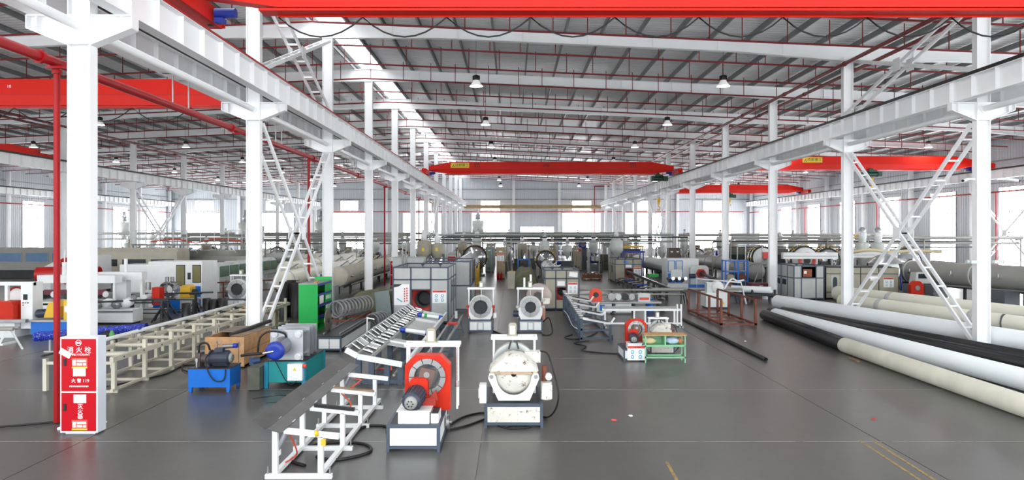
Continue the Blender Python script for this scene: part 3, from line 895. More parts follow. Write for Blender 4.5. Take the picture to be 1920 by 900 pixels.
# ---- ring clamps further up the aisle
def ring_clamp(label, loc, ro=.40, ri=.27, big_disc=False, red=True):
    r = thing('ring_clamp_machine', label, 'machine', loc)
    base_unit(r, .84, 1.1, .44, 1, 2, SLATE, GREYP)
    for x0, x1 in ((-.35, -.12), (.12, .35)):
        MB().box(x0, x1, -.004, .004, .1, .36).build('access_door', PANEL, r)
    MB().box(-.07, .07, -.006, .004, .12, .34).build('switch_box', PANEL, r)
    cz = .86
    MB().prism([(-.33, .44), (.33, .44), (.40, .60), (.41, cz), (ri, cz)] + [(ri * math.cos(t), cz + ri * math.sin(t)) for t in [-PI * i / 12 for i in range(1, 12)]] + [(-ri, cz), (-.41, cz), (-.40, .60)], 'y', .14, .40).build('lower_block', PANEL, r)
    b = MB(); b.lathe([(ri, 0), (ro, 0), (ro, .24), (ri, .24), (ri, 0)], (0, .15, cz), (0, 1, 0), 20, a0=0, a1=PI); b.build('upper_ring', HOPPER, r)
    segs(r, 0, .14, cz, (ro + ri) / 2 + .03, ri - .03, 8, .04, STEEL, 'jaw')
    MB().cyl((0, .2, cz), (0, .5, cz), ri - .03, 24).build('bore', DARK, r)
    for s in (-1, 1):
        MB().box(s * .44 - .05, s * .44 + .05, .14, .38, cz - .04, cz + .05).build('hinge_lug', RUSTRED if red else GREYP, r)
    if red:
        for s in (-1, 1):
            MB().prism([(s * .42, .5), (s * .48, .5), (s * .46, .8), (s * .36, .95)], 'y', .42, .46).build('red_guard', RUSTRED, r)
    portal(r, -.42, .42, .5, .74, 1.46, .44, WHITE, .0, .25)
    motor(r, (-.62, .3, .62), (-.42, .3, .62), .1) if not red else MB().box(.44, .54, .1, .3, .5, .66).build('valve', PANEL, r)
    if big_disc:
        MB().lathe([(.18, 0), (.44, 0), (.46, .03), (.46, .2), (.18, .2)], (.30, 1.15, 1.12), (.35, .9, .1), 28).build('rear_disc', mat('pink_grey_disc', (.70, .64, .62), .5, var=.1), r)
        for x in (-.2, .02):
            MB().box(x - .035, x + .035, .6, .68, 1.5, 2.05 - abs(x) * .6 - .1).build('mast', PANEL, r)
        MB().box(.44, .66, .3, .5, .95, 1.15).build('actuator', DIRTYW, r)
        MB().cyl((.45, .4, .4), (.45, .4, 1.0), .07, 10).build('copper_cylinder', mat('copper_pink', (.72, .52, .42), .5), r)
    return r
ring_clamp('white ring clamp machine with red guards beside the large grey enclosure', (-1.07, 23.1, 0))
ring_clamp('white ring clamp machine with a tilted round disc and tall masts behind it', (.63, 23.1, 0), .38, .22, True, False)
o = MB().path([(-.66, 23.5, .02), (-.3, 22.6, .02), (0, 22.4, .02), (.22, 23.2, .02)], .03, 6).build('floor_cable', BLACK); tag(o, 'black cable on the floor between the two ring clamp machines', 'cable')
o = MB().path([(1.07, 23.6, .3), (1.25, 23.2, .5), (1.35, 22.8, .1), (1.2, 22.5, .02), (1.0, 22.6, .02)], .022, 6).build('floor_cable', BLACK); tag(o, 'black cable looping beside the masted ring clamp machine', 'cable')

# ---- white stand carrying the steel V trough
def trough_stand():
    r = thing('trough_stand', 'white tubular stand carrying a dark steel V trough beside the orange cutter', 'stand', (-2.95, 9.4, 0))
    for x in (-.33, .30):
        MB().box(x - .035, x + .035, .05, 4.25, .03, .09).build('floor_rail', PANEL, r)
    for i, y in enumerate((.05, 1.27, 2.52, 3.77)):
        ext = .50 if i else .32
        MB().box(-.46, .46, y - .035, y + .035, 0, .06).build('foot_bar', PANEL, r)
        MB().box(-.36, -.29, y - .035, y + .035, .06, .66).build('post', PANEL, r)
        MB().box(.27, .34, y - .035, y + .035, .06, .58).build('post', PANEL, r)
        MB().bar((-.20, y, .66), (.56, y, .58), .07, .07).build('top_bar', PANEL, r)
        for x in (-.43, .43):
            MB().cyl((x, y, 0), (x, y, .16), .012, 8).build('levelling_bolt', STEEL, r)
        if i in (0, 3):
            MB().cyl((-.34, y + .06, .34), (-.20, y + .06, .60), .035, 10).build('air_cylinder', ALU, r)
            MB().box(-.37, -.28, y + .03, y + .1, .30, .37).build('clevis', PANEL, r)
    for i in (1,):
        MB().bar((-.12, 1.22, .715), (.50, 1.22, .65), .06, .05).build('rubber_pad', BLACK, r)
    MB().bar((-.15, 2.50, .705), (.54, 2.50, .635), .08, .02).build('wood_pad', DARKWOOD, r)
    TS = mat('dark_mill_steel', (.30, .295, .29), .36, .4, var=.25, scale=3)
    t = MB()
    for (xa, za, xb, zb) in ((-.56, .86, -.36, .745), (-.35, .745, -.16, .70)):
        t.bar(((xa + xb) / 2, -.2, (za + zb) / 2), ((xa + xb) / 2, 4.5, (za + zb) / 2), math.hypot(xb - xa, zb - za), .012, V((za - zb, 0, xb - xa)))
        tr = t.build('trough_sheet', TS, r); t = MB()
        for k in range(4):
            MB().box(xb - .015, xb - .002, .3 + k * 1.1, .42 + k * 1.1, zb + .0, zb + .012).build('weld_tab', PANEL, tr)
    MB().path([(-.2, .2, .62), (-.15, .4, .3), (-.25, .7, .1), (-.3, .4, .1)], .012, 6).build('orange_hose', HOSE_O, r)
    MB().path([(-.1, 3.8, .55), (.1, 3.5, .62), (.0, 3.2, .55), (-.15, 3.0, .5), (.05, 2.9, .3), (-.1, 2.7, .12)], .014, 6).build('orange_hose', HOSE_O, r)
    MB().cyl((.24, .0, .63), (.28, .0, .64), .045, 8).box(.33, .39, -.05, .0, .48, .56).build('yellow_sling', YELLOW, r)
trough_stand()
for lab, pts in (('thick black hose coiled under the trough stand, nearest loop', [(-3.0, 9.9, .02), (-3.35, 10.2, .02), (-3.25, 10.7, .02), (-2.9, 11.0, .02), (-2.35, 10.9, .02), (-2.2, 10.5, .02), (-2.6, 10.15, .02), (-2.95, 10.3, .02)]),
                 ('thick black hose running from the trough stand to the orange cutter', [(-3.1, 11.4, .02), (-2.8, 11.3, .02), (-2.55, 11.9, .02), (-2.2, 11.9, .02), (-2.1, 11.5, .02), (-1.96, 11.2, .04)]),
                 ('black cable pair between the orange cutter and the dome clamp machine', [(-1.1, 11.7, .02), (-.8, 11.95, .02), (-.55, 12.3, .02), (-.45, 12.4, .03)]),
                 ('second black cable between orange cutter and dome clamp machine, farther one', [(-1.1, 12.0, .02), (-.9, 12.5, .02), (-.6, 12.8, .02), (-.4, 12.7, .03)]),
                 ('black cable on the floor beside the hydrant cabinet', [(-10.2, 11.2, .02), (-9.6, 11.7, .02), (-9.0, 11.55, .02), (-8.6, 11.2, .02), (-9.1, 10.9, .02), (-9.7, 11.1, .02), (-9.4, 11.6, .03), (-8.6, 12.0, .02), (-7.9, 12.3, .02)]),
                 ('black cable looping under the white roller table', [(-8.9, 15.0, .02), (-8.3, 16.2, .02), (-8.3, 17.4, .02), (-7.4, 17.0, .02), (-7.5, 16.4, .02), (-8.1, 16.8, .03), (-8.6, 17.9, .02)]),
                 ('black cable from the arm conveyor to the small orange cutter', [(2.4, 21.3, .02), (1.9, 20.9, .02), (2.2, 20.3, .02), (2.0, 19.6, .02), (2.5, 19.2, .02), (3.1, 19.0, .02)]),
                 ('black cable looped beside the feet of the arm conveyor', [(2.0, 22.6, .02), (1.7, 22.0, .02), (2.0, 21.6, .02), (2.5, 22.2, .02), (2.9, 23.2, .02)])):
    o = MB().path(pts, .026 if 'thick' in lab else .018, 6).build('floor_cable', BLACK); tag(o, lab, 'cable')

# ---- hydrant cabinet
def hydrant():
    r = thing('hydrant_cabinet', 'tall red and white fire hydrant cabinet at the foot of the nearest column', 'cabinet', (-7.29, 11.48, 0))
    SW = mat('cabinet_white', (.86, .88, .91), .4, var=.03)
    MB().box(-.315, .315, .012, .25, .03, 1.64).box(-.25, .25, .05, .2, 0, .03).build('body', SW, r)
    for z0, z1, n in ((.06, .70, 'lower_door'), (.73, 1.61, 'upper_door')):
        d = MB().box(-.288, .288, 0, .014, z0, z1).build('door', CABRED, r)
        MB().box(-.25, -.205, -.012, 0, z0 + (.34 if n == 'lower_door' else .43), z0 + (.46 if n == 'lower_door' else .55)).build('handle', BLACK, d)
    T = lambda s, size, z, x=.01: text(s, size, PAPER, r, (x, -.0015, z))
    T('消 火 栓', .115, 1.42); T('FIRE HYDRANT', .048, 1.345, .03); T('火 警 119', .075, .905, .03)
    for ch, z in (('灭', .47), ('火', .385), ('器', .30)): T(ch, .095, z, .03)
    MB().tube((.0, -.003, 1.545), (.0, 0, 1.545), .05, .042, 24).box(-.03, -.004, -.003, 0, 1.53, 1.56).box(.004, .03, -.003, 0, 1.53, 1.56).build('emblem', PAPER, r)
    for i in range(13):
        MB().box(-.15 + i * .025, -.135 + i * .025, -.0025, 0, .80, .825).build('maker_mark', PAPER, r)
    for z0 in (1.13, .09):
        lb = MB().box(-.11, .15, -.003, 0, z0, z0 + .16).build('inspection_label', SIGNRED, r)
        MB().box(-.10, -.045, -.0045, -.002, z0 + .035, z0 + .13).box(-.03, .13, -.0045, -.002, z0 + .09, z0 + .13).box(-.03, .06, -.0045, -.002, z0 + .035, z0 + .07).box(.075, .13, -.0045, -.002, z0 + .035, z0 + .07).build('label_print', PAPER, lb)
        MB().box(-.11, .15, -.0045, -.002, z0 - .012, z0 + .012).build('label_strip', SIGNYEL, lb)
    MB().box(-.09, .12, -.004, 0, .985, 1.12).build('paper_note', PAPER, r)
    MB().box(-.08, .13, -.004, 0, .535, .675).build('paper_note', PAPER, r)
    MB().cb(-.22, -.004, 1.37, .20, .004, .10, Matrix.Rotation(.5, 3, 'Y')).build('peeling_sticker', PAPER, r)
hydrant()

# ---- blue hydraulic power unit
def power_unit():
    r = thing('hydraulic_power_unit', 'bright blue hydraulic tank with a dark motor on top, before the wooden crate', 'machine', (-6.46, 14.55, 0), .02)
    MB().box(-.44, .44, 0, .62, .10, .49).build('tank', BLUE, r)
    MB().box(-.45, .45, -.01, .63, .49, .505).build('lid', DARK, r)
    for x in (-.44, .36):
        for y in (.0, .54):
            MB().prism([(x, .10), (x + .08, .10), (x + .065, 0), (x + .015, 0)], 'y', y, y + .08).build('foot', BLUE, r)
    motor(r, (.40, .28, .68), (-.05, .28, .68), .155)
    MB().box(.05, .22, .16, .32, .82, .90).build('terminal_box', MOTOR, r)
    MB().cyl((-.05, .28, .66), (-.26, .28, .66), .10, 14).box(-.34, -.26, .16, .4, .50, .80).build('pump', mat('pump_brown', (.36, .32, .31), .5, .3), r)
    MB().path([(-.3, .2, .8), (-.28, .2, .98), (-.12, .2, 1.0), (-.08, .24, .86)], .022, 8).build('hose', BLACK, r)
    MB().path([(.0, .2, .85), (-.08, .02, .7), (.0, -.04, .45), (.15, -.05, .25), (.33, -.04, .27), (.36, -.01, .5)], .014, 6).build('cable', BLACK, r)
    MB().cyl((.12, .42, .90), (.42, .42, .92), .05, 12).build('accumulator', STEEL, r)
    MB().cyl((.36, .42, .92), (.44, .42, .92), .055, 12).build('blue_cap', DEEPBLUE, r)
    f = MB()
    for x in (-.02, .44): f.bar((x, .5, .5), (x, .5, 1.0), .03, .01)
    f.torus((.44, .5, .94), (0, 1, 0), .045, .008, 12, 5); f.torus((.0, .5, .98), (0, 1, 0), .05, .008, 12, 5)
    f.build('lifting_ear', STEEL, r)
    MB().cyl((-.30, .1, .50), (-.30, .1, .66), .02, 8).cyl((-.30, .1, .62), (-.30, .1, .70), .035, 8).build('gauge', CHROME, r)
power_unit()

# ---- teal hydraulic press
def press():
    r = thing('hydraulic_press', 'teal machine with four square metal plates and a blue cylinder on top', 'machine', (-4.96, 14.9, 0))
    MB().box(-.44, .44, .04, 1.60, .12, .57).build('tank', TEAL, r)
    MB().box(-.43, .43, .05, 1.6, .57, .585).build('deck', DARK, r)
    for x in (-.45, .37):
        for y in (0, 1.52):
            MB().box(x, x + .08, y, y + .08, 0, .56).build('leg', mat('leg_blue_teal', (.06, .52, .66), .42, var=.05), r)
    for i, y in enumerate((.12, .62, .86, 1.14)):
        pl = MB().box(-.36, .36, y, y + .055, .60, 1.26).build('press_plate', ALU, r)
        if i == 0:
            for x in (-.26, .26):
                for z in (.68, 1.17):
                    MB().cyl((x, y - .05, z), (x, y, z), .075, 18).cyl((x, y - .06, z), (x, y - .05, z), .05, 18).build('nut', CHROME, pl)
    for x in (-.26, .26):
        for z in (.68, 1.17):
            MB().cyl((x, .1, z), (x, 1.25, z), .04, 12).build('tie_rod', STEEL, r)
    MB().cyl((-.08, -.36, .88), (-.08, .12, .93), .19, 24).build('cylinder_barrel', mat('grey_barrel', (.46, .46, .50), .35, .3), r)
    MB().lathe([(.001, -.01), (.06, -.01), (.12, -.02), (.19, .0), (.20, .05), (.20, .10), (.19, .10)], (-.08, -.42, .875), (0, 1, .1), 24).build('blue_end_cap', DEEPBLUE, r)
    MB().cyl((-.08, .7, .93), (-.08, .82, .93), .22, 24).build('inner_piston', DEEPBLUE, r)
    MB().cyl((-.3, -.50, .85), (-.10, -.43, .88), .022, 8).build('oil_nipple', CHROME, r)
    MB().path([(-.3, -.5, .85), (-.6, -.52, .83), (-.75, -.5, .80)], .03, 8).build('hose', BLACK, r)
    MB().path([(-.55, -.1, .8), (-.5, -.1, 1.12), (-.3, -.05, 1.25), (-.05, .05, 1.2), (.0, .1, 1.1)], .022, 8).build('hose', BLACK, r)
    MB().box(.09, .41, -.10, .04, .19, .55).build('electric_box', PANEL, r)
    text('!', .05, INK, r, (.245, -.1035, .43)); MB().prism([(.20, .40), (.29, .40), (.245, .47)], 'y', -.102, -.10).build('warning_triangle', SIGNYEL, r)
    MB().cyl((.41, -.03, .50), (.48, -.03, .49), .045, 10).build('red_plug', SIGNRED, r)
    MB().path([(-.2, -.02, .6), (-.08, -.05, .4), (.02, -.04, .2), (.15, -.05, .1), (.28, -.05, .17)], .010, 6).build('cable', BLACK, r)
    MB().cyl((-.65, -.15, .62), (-.5, -.1, .64), .07, 12).box(-.7, -.6, -.2, -.08, .55, .7).build('side_pump', mat('pump_blue', (.14, .25, .40), .5), r)
    MB().box(-.72, -.46, -.25, .25, .02, .50).build('side_reservoir', OLIVEG, r)
press()
# oil stain on the floor in front of the press
MB().path([(-5.3, 13.95, .001), (-4.9, 14.25, .001), (-4.55, 14.1, .001), (-4.6, 13.75, .001), (-4.9, 13.6, .001)], .05, 4).build('oil_stain', mat('oil_stain', (.16, .17, .17), .2), FLOOR).scale = (1, 1, .02)

# ---- crate
def crate():
    r = thing('wooden_crate', 'large plywood crate behind the blue hydraulic tank', 'crate', (-7.2, 17.1, 0))
    w, d, h = .98, 1.9, .78
    for a in ((-w / 2, w / 2, 0, .03), (-w / 2, w / 2, d - .03, d)):
        MB().box(*a, .04, h).build('end_board', WOOD, r)
    for x in (-w / 2, w / 2 - .03):
        for y0, y1 in ((.03, .90), (.92, d - .03)):
            for z0, z1 in ((.04, .40), (.41, h)):
                MB().box(x, x + .03, y0, y1, z0, z1).build('side_board', WOOD, r)
    MB().box(-w / 2, w / 2, .03, d - .03, .04, .08).build('bottom', DARKWOOD, r)
    for x in (-.4, .3): MB().box(x, x + .1, 0, d, 0, .04).build('skid', DARKWOOD, r)
    MB().box(-w / 2 - .02, w / 2 + .02, .85, d + .02, h, h + .02).build('lid_board', mat('grey_lid', (.52, .47, .42), .7, var=.15, scale=5), r)
    MB().box(.1, .45, .1, .84, h, h + .015).build('lid_board', DARKWOOD, r)
    o = MB().cyl((-7.15, 17.35, .80), (-6.85, 19.3, .90), .055, 12).build('black_rod', PIPEB); tag(o, 'black pipe lying across the top of the plywood crate', 'pipe')
crate()

# ---- white roller table
def roller_table():
    r = thing('roller_table', 'long cream roller table with many posts behind the hydrant cabinet', 'conveyor', (-8.95, 14.4, 0))
    for x in (-.5, .5):
        MB().box(x - .03, x + .03, 0, 11.5, .04, .09).build('floor_rail', CREAM, r)
        MB().box(x - .04, x + .04, 0, 11.5, .66, .76).build('long_rail', CREAM, r)
        for i in range(14):
            MB().cyl((x + .0, .4 + .8 * i, .71), (x + .047, .4 + .8 * i, .71), .02, 8).build('bolt_hole', DARK, r)
    for i in range(10):
        y = .1 + 1.22 * i
        MB().box(-.62, .58, y - .03, y + .03, .0, .05).build('foot_bar', CREAM, r)
        for x, t in ((-.5, .78), (.5, .95 if i else .70), (-.95, .72)):
            MB().box(x - .045, x + .035, y - .04, y + .04, .04, t).build('post', CREAM, r)
        MB().box(-.95, .5, y - .03, y + .03, .60, .66).build('cross_bar', CREAM, r)
        MB().cyl((-.46, y + .5, .72), (.46, y + .5, .72), .045, 12).build('roller', CREAM, r)
        MB().cyl((-.95, y + .3, .78), (-.62, y + .3, .78), .07, 12).build('support_wheel', BEIGE, r)
        MB().cyl((.58, y, .0), (.58, y, .14), .012, 6).build('levelling_bolt', STEEL, r)
    for y0, y1, x in ((.2, 3.4, -.70), (3.3, 7.0, -.72), (7.0, 10.4, -.75)):
        t = MB().cyl((x, y0, .86), (x, y1, .86), .05, 12).build('cylinder_tube', PANEL, r)
        MB().cyl((x, y0 - .12, .86), (x, y0 + .04, .86), .065, 12).build('blue_cap', DEEPBLUE, t)
        MB().cyl((x, y0 - .6, .86), (x, y0 - .1, .86), .025, 8).build('rod', DARK, t)
    MB().lathe([(.001, .10), (.02, .10), (.03, .08), (.055, .02), (.055, -.10), (.001, -.10)], (-.78, 2.2, .92), (0, 0, 1), 12).build('green_filter', mat('filter_green', (.30, .55, .28), .5), r)
roller_table()

# ---- tilted roller conveyor into the big enclosure
def tilted_conveyor():
    r = thing('roller_conveyor', 'long tilted conveyor of steel rollers leading into the large grey enclosure', 'conveyor', (-3.4, 15.2, 0))
    L = 9.0; P = [(-.29, .835), (-.04, .70), (.25, .625)]
    for x, z in P:
        MB().box(x - .025, x + .025, 0, L, z - .05, z + .02).build('long_beam', GREYT, r)
    MB().box(-.32, -.27, 0, L, .78, .86).build('edge_plate', ALU, r)
    for k in range(20):
        y = .3 + k * .45
        for (xa, za), (xb, zb) in zip(P[:-1], P[1:]):
            if k % 5 == 2:
                MB().bar((xa + .03, y, za + .01), (xb - .03, y, zb + .01), .30, .01).build('deck_plate', GREYP, r)
            MB().cyl((xa + .03, y + .12, za + .03), (xb - .03, y + .12, zb + .03), .032, 10).build('roller', CHROME, r)
            MB().bar((xa + .03, y + .32, za - .03), (xb - .03, y + .32, zb - .03), .06, .05).build('cross_angle', DARK, r)
    for y in (.0, 2.3, 4.6, 6.9, 8.9):
        MB().bar((-.30, y, .79), (-.04, y, .65), .05, .12).build('cross_beam', PANEL, r)
        MB().bar((-.04, y, .64), (.95, y, .46), .05, .12).build('cross_beam', PANEL, r)
        for x, h in ((-.04, .60), (.25, .55), (.60, .48), (.9, .42)):
            MB().box(x - .06, x + .06, y + .06, y + .18, 0, h).build('leg', SLATE, r)
        MB().box(-.1, 1.0, y + .08, y + .16, .02, .10).build('foot_beam', SLATE, r)
    MB().box(1.04, 1.10, .4, L, .42, .58).build('outer_board', PANEL, r)
    for y0, y1 in ((1.9, 2.9), (5.0, 6.6), (7.0, 8.6)):
        MB().add([(.28, y0, .60), (1.04, y0, .47), (1.04, y1, .47), (.28, y1, .60), (.28, y0, .58), (1.04, y0, .45), (1.04, y1, .45), (.28, y1, .58)],
                 [(0, 1, 2, 3), (7, 6, 5, 4), (0, 4, 5, 1), (1, 5, 6, 2), (2, 6, 7, 3), (3, 7, 4, 0)]).build('tray', GREYP, r)
    for x in (.2, .75):
        MB().cyl((x, .1, .20), (x, L, .20), .03, 8).build('lower_rail', STEEL, r)
    for y in (4.0, 7.5):
        t = MB().cyl((.35, y, .66), (1.0, y + .1, .56), .06, 12).build('cylinder_tube', PANEL, r)
        MB().cyl((.25, y - .02, .675), (.40, y, .65), .075, 12).build('blue_cap', DEEPBLUE, t)
        MB().cyl((.95, y + .09, .57), (1.08, y + .11, .55), .075, 12).build('blue_cap', DEEPBLUE, t)
    MB().cyl((.48, 7.5, .65), (.56, 7.52, .63), .07, 12).build('green_band', GREEN, r)
    MB().path([(.3, .5, .25), (.5, .3, .3), (.6, .6, .2), (.5, 1.0, .3)], .02, 6).build('red_hose', SIGNRED, r)
tilted_conveyor()
def rail_stand():
    r = thing('rail_stand', 'pair of dark steel rails on A-shaped legs beside the tilted roller conveyor', 'stand', (-1.85, 16.2, 0))
    for x in (-.14, .14):
        MB().box(x - .03, x + .03, 0, 7.4, .50, .56).build('rail', STEEL, r)
    for y in (.5, 2.6, 4.8, 6.8):
        for s in (-1, 1):
            MB().bar((s * .10, y, .50), (s * .22, y, .0), .05, .05).build('leg', SLATE, r)
        MB().box(-.22, .22, y - .02, y + .02, .10, .14).box(-.16, .16, y - .03, y + .03, .46, .50).build('cross_tie', SLATE, r)
    MB().box(-.16, .16, 4.9, 5.2, .56, .60).build('slide_plate', ORANGE, r)
    MB().cyl((0, 6.4, .56), (0, 6.4, .8), .05, 10).build('stop_roller', GREYP, r)
rail_stand()

# ---- signs
def warn_sign(parent, x, y, z, w=.42, h=.5, name='warning_sign'):
    s = MB().box(x - w / 2, x + w / 2, y - .012, y, z, z + h).build(name, PAPER, parent)
    MB().box(x - w / 2 + .01, x + w / 2 - .01, y - .016, y - .012, z + h * .82, z + h - .01).build('red_header', SIGNRED, s)
    for i in (-1, 1):
        for j in (.24, .58):
            cx = x + i * w * .22; cz = z + h * j
            MB().tube((cx, y - .016, cz), (cx, y - .012, cz), w * .10, w * .06, 14).box(cx - w * .1, cx + w * .1, y - .015, y - .012, cz - h * .14, cz - h * .115).build('pictogram', SIGNCYAN, s)
    MB().prism([(x - w * .1, z + h * .85), (x - w * .02, z + h * .85), (x - w * .06, z + h * .95)], 'y', y - .018, y - .016).box(x + w * .06, x + w * .12, y - .018, y - .016, z + h * .86, z + h * .93).box(x + w * .16, x + w * .22, y - .018, y - .016, z + h * .86, z + h * .93).build('header_mark', INK, s)
    return s

# ---- panelled machine enclosures
def enclosure(label, loc, w, d, h, xs, top, op, pan=GREYP, disc=RUSTRED, sign=None, poster=None, plate=None, rz=0.0, ring_r=None, name='cutter_enclosure'):
    r = thing(name, label, 'machine enclosure', loc, rz)
    t = .05; b = MB()
    xs = [-w / 2] + [x for x in xs] + [w / 2]
    for x in xs:
        for y in (0, d):
            b.box(x - t / 2, x + t / 2, y - t / 2, y + t / 2, 0, h)
    for z in (.08, h - top, h):
        for y in (0, d): b.box(-w / 2, w / 2, y - t / 2, y + t / 2, z - t / 2, z + t / 2)
        for x in (-w / 2, w / 2): b.box(x - t / 2, x + t / 2, 0, d, z - t / 2, z + t / 2)
    for k in range(1, 3):
        for x in (-w / 2, w / 2): b.box(x - t / 2, x + t / 2, d * k / 3 - t / 2, d * k / 3 + t / 2, 0, h)
    b.build('frame', SLATE, r)
    ox0, ox1, oz0, oz1 = op
    for x0, x1 in zip(xs[:-1], xs[1:]):
        MB().box(x0 + .03, x1 - .03, -.012, .008, h - top + .03, h - .03).build('upper_panel', pan, r)
        if x0 < (ox0 + ox1) / 2 < x1:
            MB().box(x0 + .03, x1 - .03, -.012, .008, oz1 + .02, h - top - .03).build('lower_panel', pan, r)
            MB().box(x0, x1, -t / 2, t / 2, oz1 - .02, oz1 + .02).build('opening_rail', SLATE, r)
            if oz0 > .15:
                MB().box(x0 + .03, x1 - .03, -.012, .008, .10, oz0).build('lower_panel', pan, r)
        else:
            MB().box(x0 + .03, x1 - .03, -.012, .008, .11, h - top - .03).build('lower_panel', pan, r)
    for s in (-1, 1):
        xx = s * w / 2
        for k in range(3):
            y0, y1 = d * k / 3 + .03, d * (k + 1) / 3 - .03
            MB().box(xx - .01, xx + .01, y0, y1, h - top + .03, h - .03).build('side_panel', pan, r)
            sp = MB().box(xx - .01, xx + .01, y0, y1, .11, h - top - .03).build('side_panel', pan, r)
            if k > 0:
                MB().box(xx + s * .010, xx + s * .016, y0 + .12, y1 - .12, .7, h - top - .12).build('side_window', GLASSY, sp)
    MB().box(-w / 2 + .03, w / 2 - .03, d - .02, d, .1, h - .03).build('rear_panel', pan, r)
    for x in xs[1:-1]:
        MB().prism([(x - .09, h - .025), (x + .09, h - .025), (x, h - .13)], 'y', d - .05, d - .03).build('corner_gusset', SLATE, r)
    cx = (ox0 + ox1) / 2; cz = (oz0 + oz1) / 2 + .05
    rr = ring_r or (oz1 - oz0) * .5
    if disc: MB().plate_hole((ox1 - ox0) * 1.9, .15, h - top - .1, .25, cz, rr * .55, .35, .55, 32, cx=cx + .05).build('cutter_disc', disc, r)
    if disc: MB().tube((cx + .05, .30, cz), (cx + .05, .38, cz), rr * .8, rr * .52, 28).build('disc_ring', RUSTRED, r)
    MB().tube((cx + .05, .56, cz), (cx + .05, .9, cz), rr * .56, rr * .40, 24).build('bore_tube', DARK, r)
    MB().box(-w / 2 + .1, w / 2 - .1, .9, d - .1, .05, h - top).build('inner_machine', DARK, r)
    if sign: warn_sign(r, sign[0], -.014, sign[1], sign[2], sign[3])
    if plate: MB().box(plate[0], plate[1], -.022, -.013, plate[2], plate[3]).build('white_plate', PAPER, r)
    return r
M = enclosure('large grey panelled cutter enclosure with a torn poster and red disc inside', (-3.40, 25.4, 0), 2.04, 3.4, 2.1, (-.36, .38), .45, (-.34, .36, .40, 1.28), sign=(.70, .78, .52, .48), ring_r=.62)
po = MB().box(-.99, -.42, -.02, -.013, .70, 1.48).build('poster', PAPER, M)
for i in range(6): MB().box(-.62, -.57, -.024, -.02, .82 + i * .09, .88 + i * .09).box(-.53, -.48, -.024, -.02, .84 + i * .09, .90 + i * .09).build('red_mark', SIGNRED, po)
MB().bar((-.88, -.022, .95), (-.68, -.022, .82), .004, .04, (0, 0, 1)).build('cyan_mark', SIGNCYAN, po)
MB().prism([(-.99, 1.48), (-.99, 1.36), (-.80, 1.40), (-.70, 1.48)], 'y', -.026, -.02).build('torn_corner', DARK, po)
e2 = thing('rear_cabin', 'tall slate-framed cabin standing just behind the large grey enclosure', 'machine enclosure', (-2.75, 29.6, 0))
b = MB()
for x in (-.95, .95):
    for y in (0, 3.2): b.box(x - .04, x + .04, y - .04, y + .04, 0, 2.15)
for z in (.06, 1.1, 2.15):
    for y in (0, 3.2): b.box(-.95, .95, y - .03, y + .03, z - .03, z + .03)
    for x in (-.95, .95): b.box(x - .03, x + .03, 0, 3.2, z - .03, z + .03)
b.build('frame', SLATE, e2)
MB().box(-.9, .9, -.01, .01, .1, 2.1).build('front_panel', GREYP, e2)
MB().box(.94, .96, .05, 1.0, .1, 2.1).build('side_panel', GREYP, e2)
for y0, y1 in ((1.05, 2.1), (2.15, 3.15)):
    MB().box(.94, .955, y0, y1, 1.15, 2.1).build('side_window', GLASSY, e2); MB().box(.94, .96, y0, y1, .1, 1.05).build('side_panel', GREYP, e2)
E2 = enclosure('small grey cutter enclosure at the head of the arm conveyor', (2.18, 29.8, 0), 1.48, 2.6, 1.75, (-.27, .20), .36, (-.25, .18, .45, 1.02), pan=BEIGE, sign=(.47, .72, .42, .50), plate=(-.2, .12, 1.08, 1.28), ring_r=.36)
MB().cb(.50, -.02, 1.57, .36, .006, .2, Matrix.Rotation(.1, 3, 'Y')).build('paper_note', PAPER, E2)
E3 = enclosure('distant beige cutter enclosure with a blue label at the head of the beam conveyor', (7.85, 46, 0), 1.8, 3, 1.6, (-.25, .3), .34, (-.23, .28, .3, .98), pan=BEIGE, sign=(.6, .5, .5, .55), plate=(-.2, .2, 1.05, 1.25), ring_r=.4)
MB().box(-.35, -.02, -.022, -.013, 1.34, 1.5).build('blue_label', mat('label_blue', (.35, .55, .85), .5), E3)

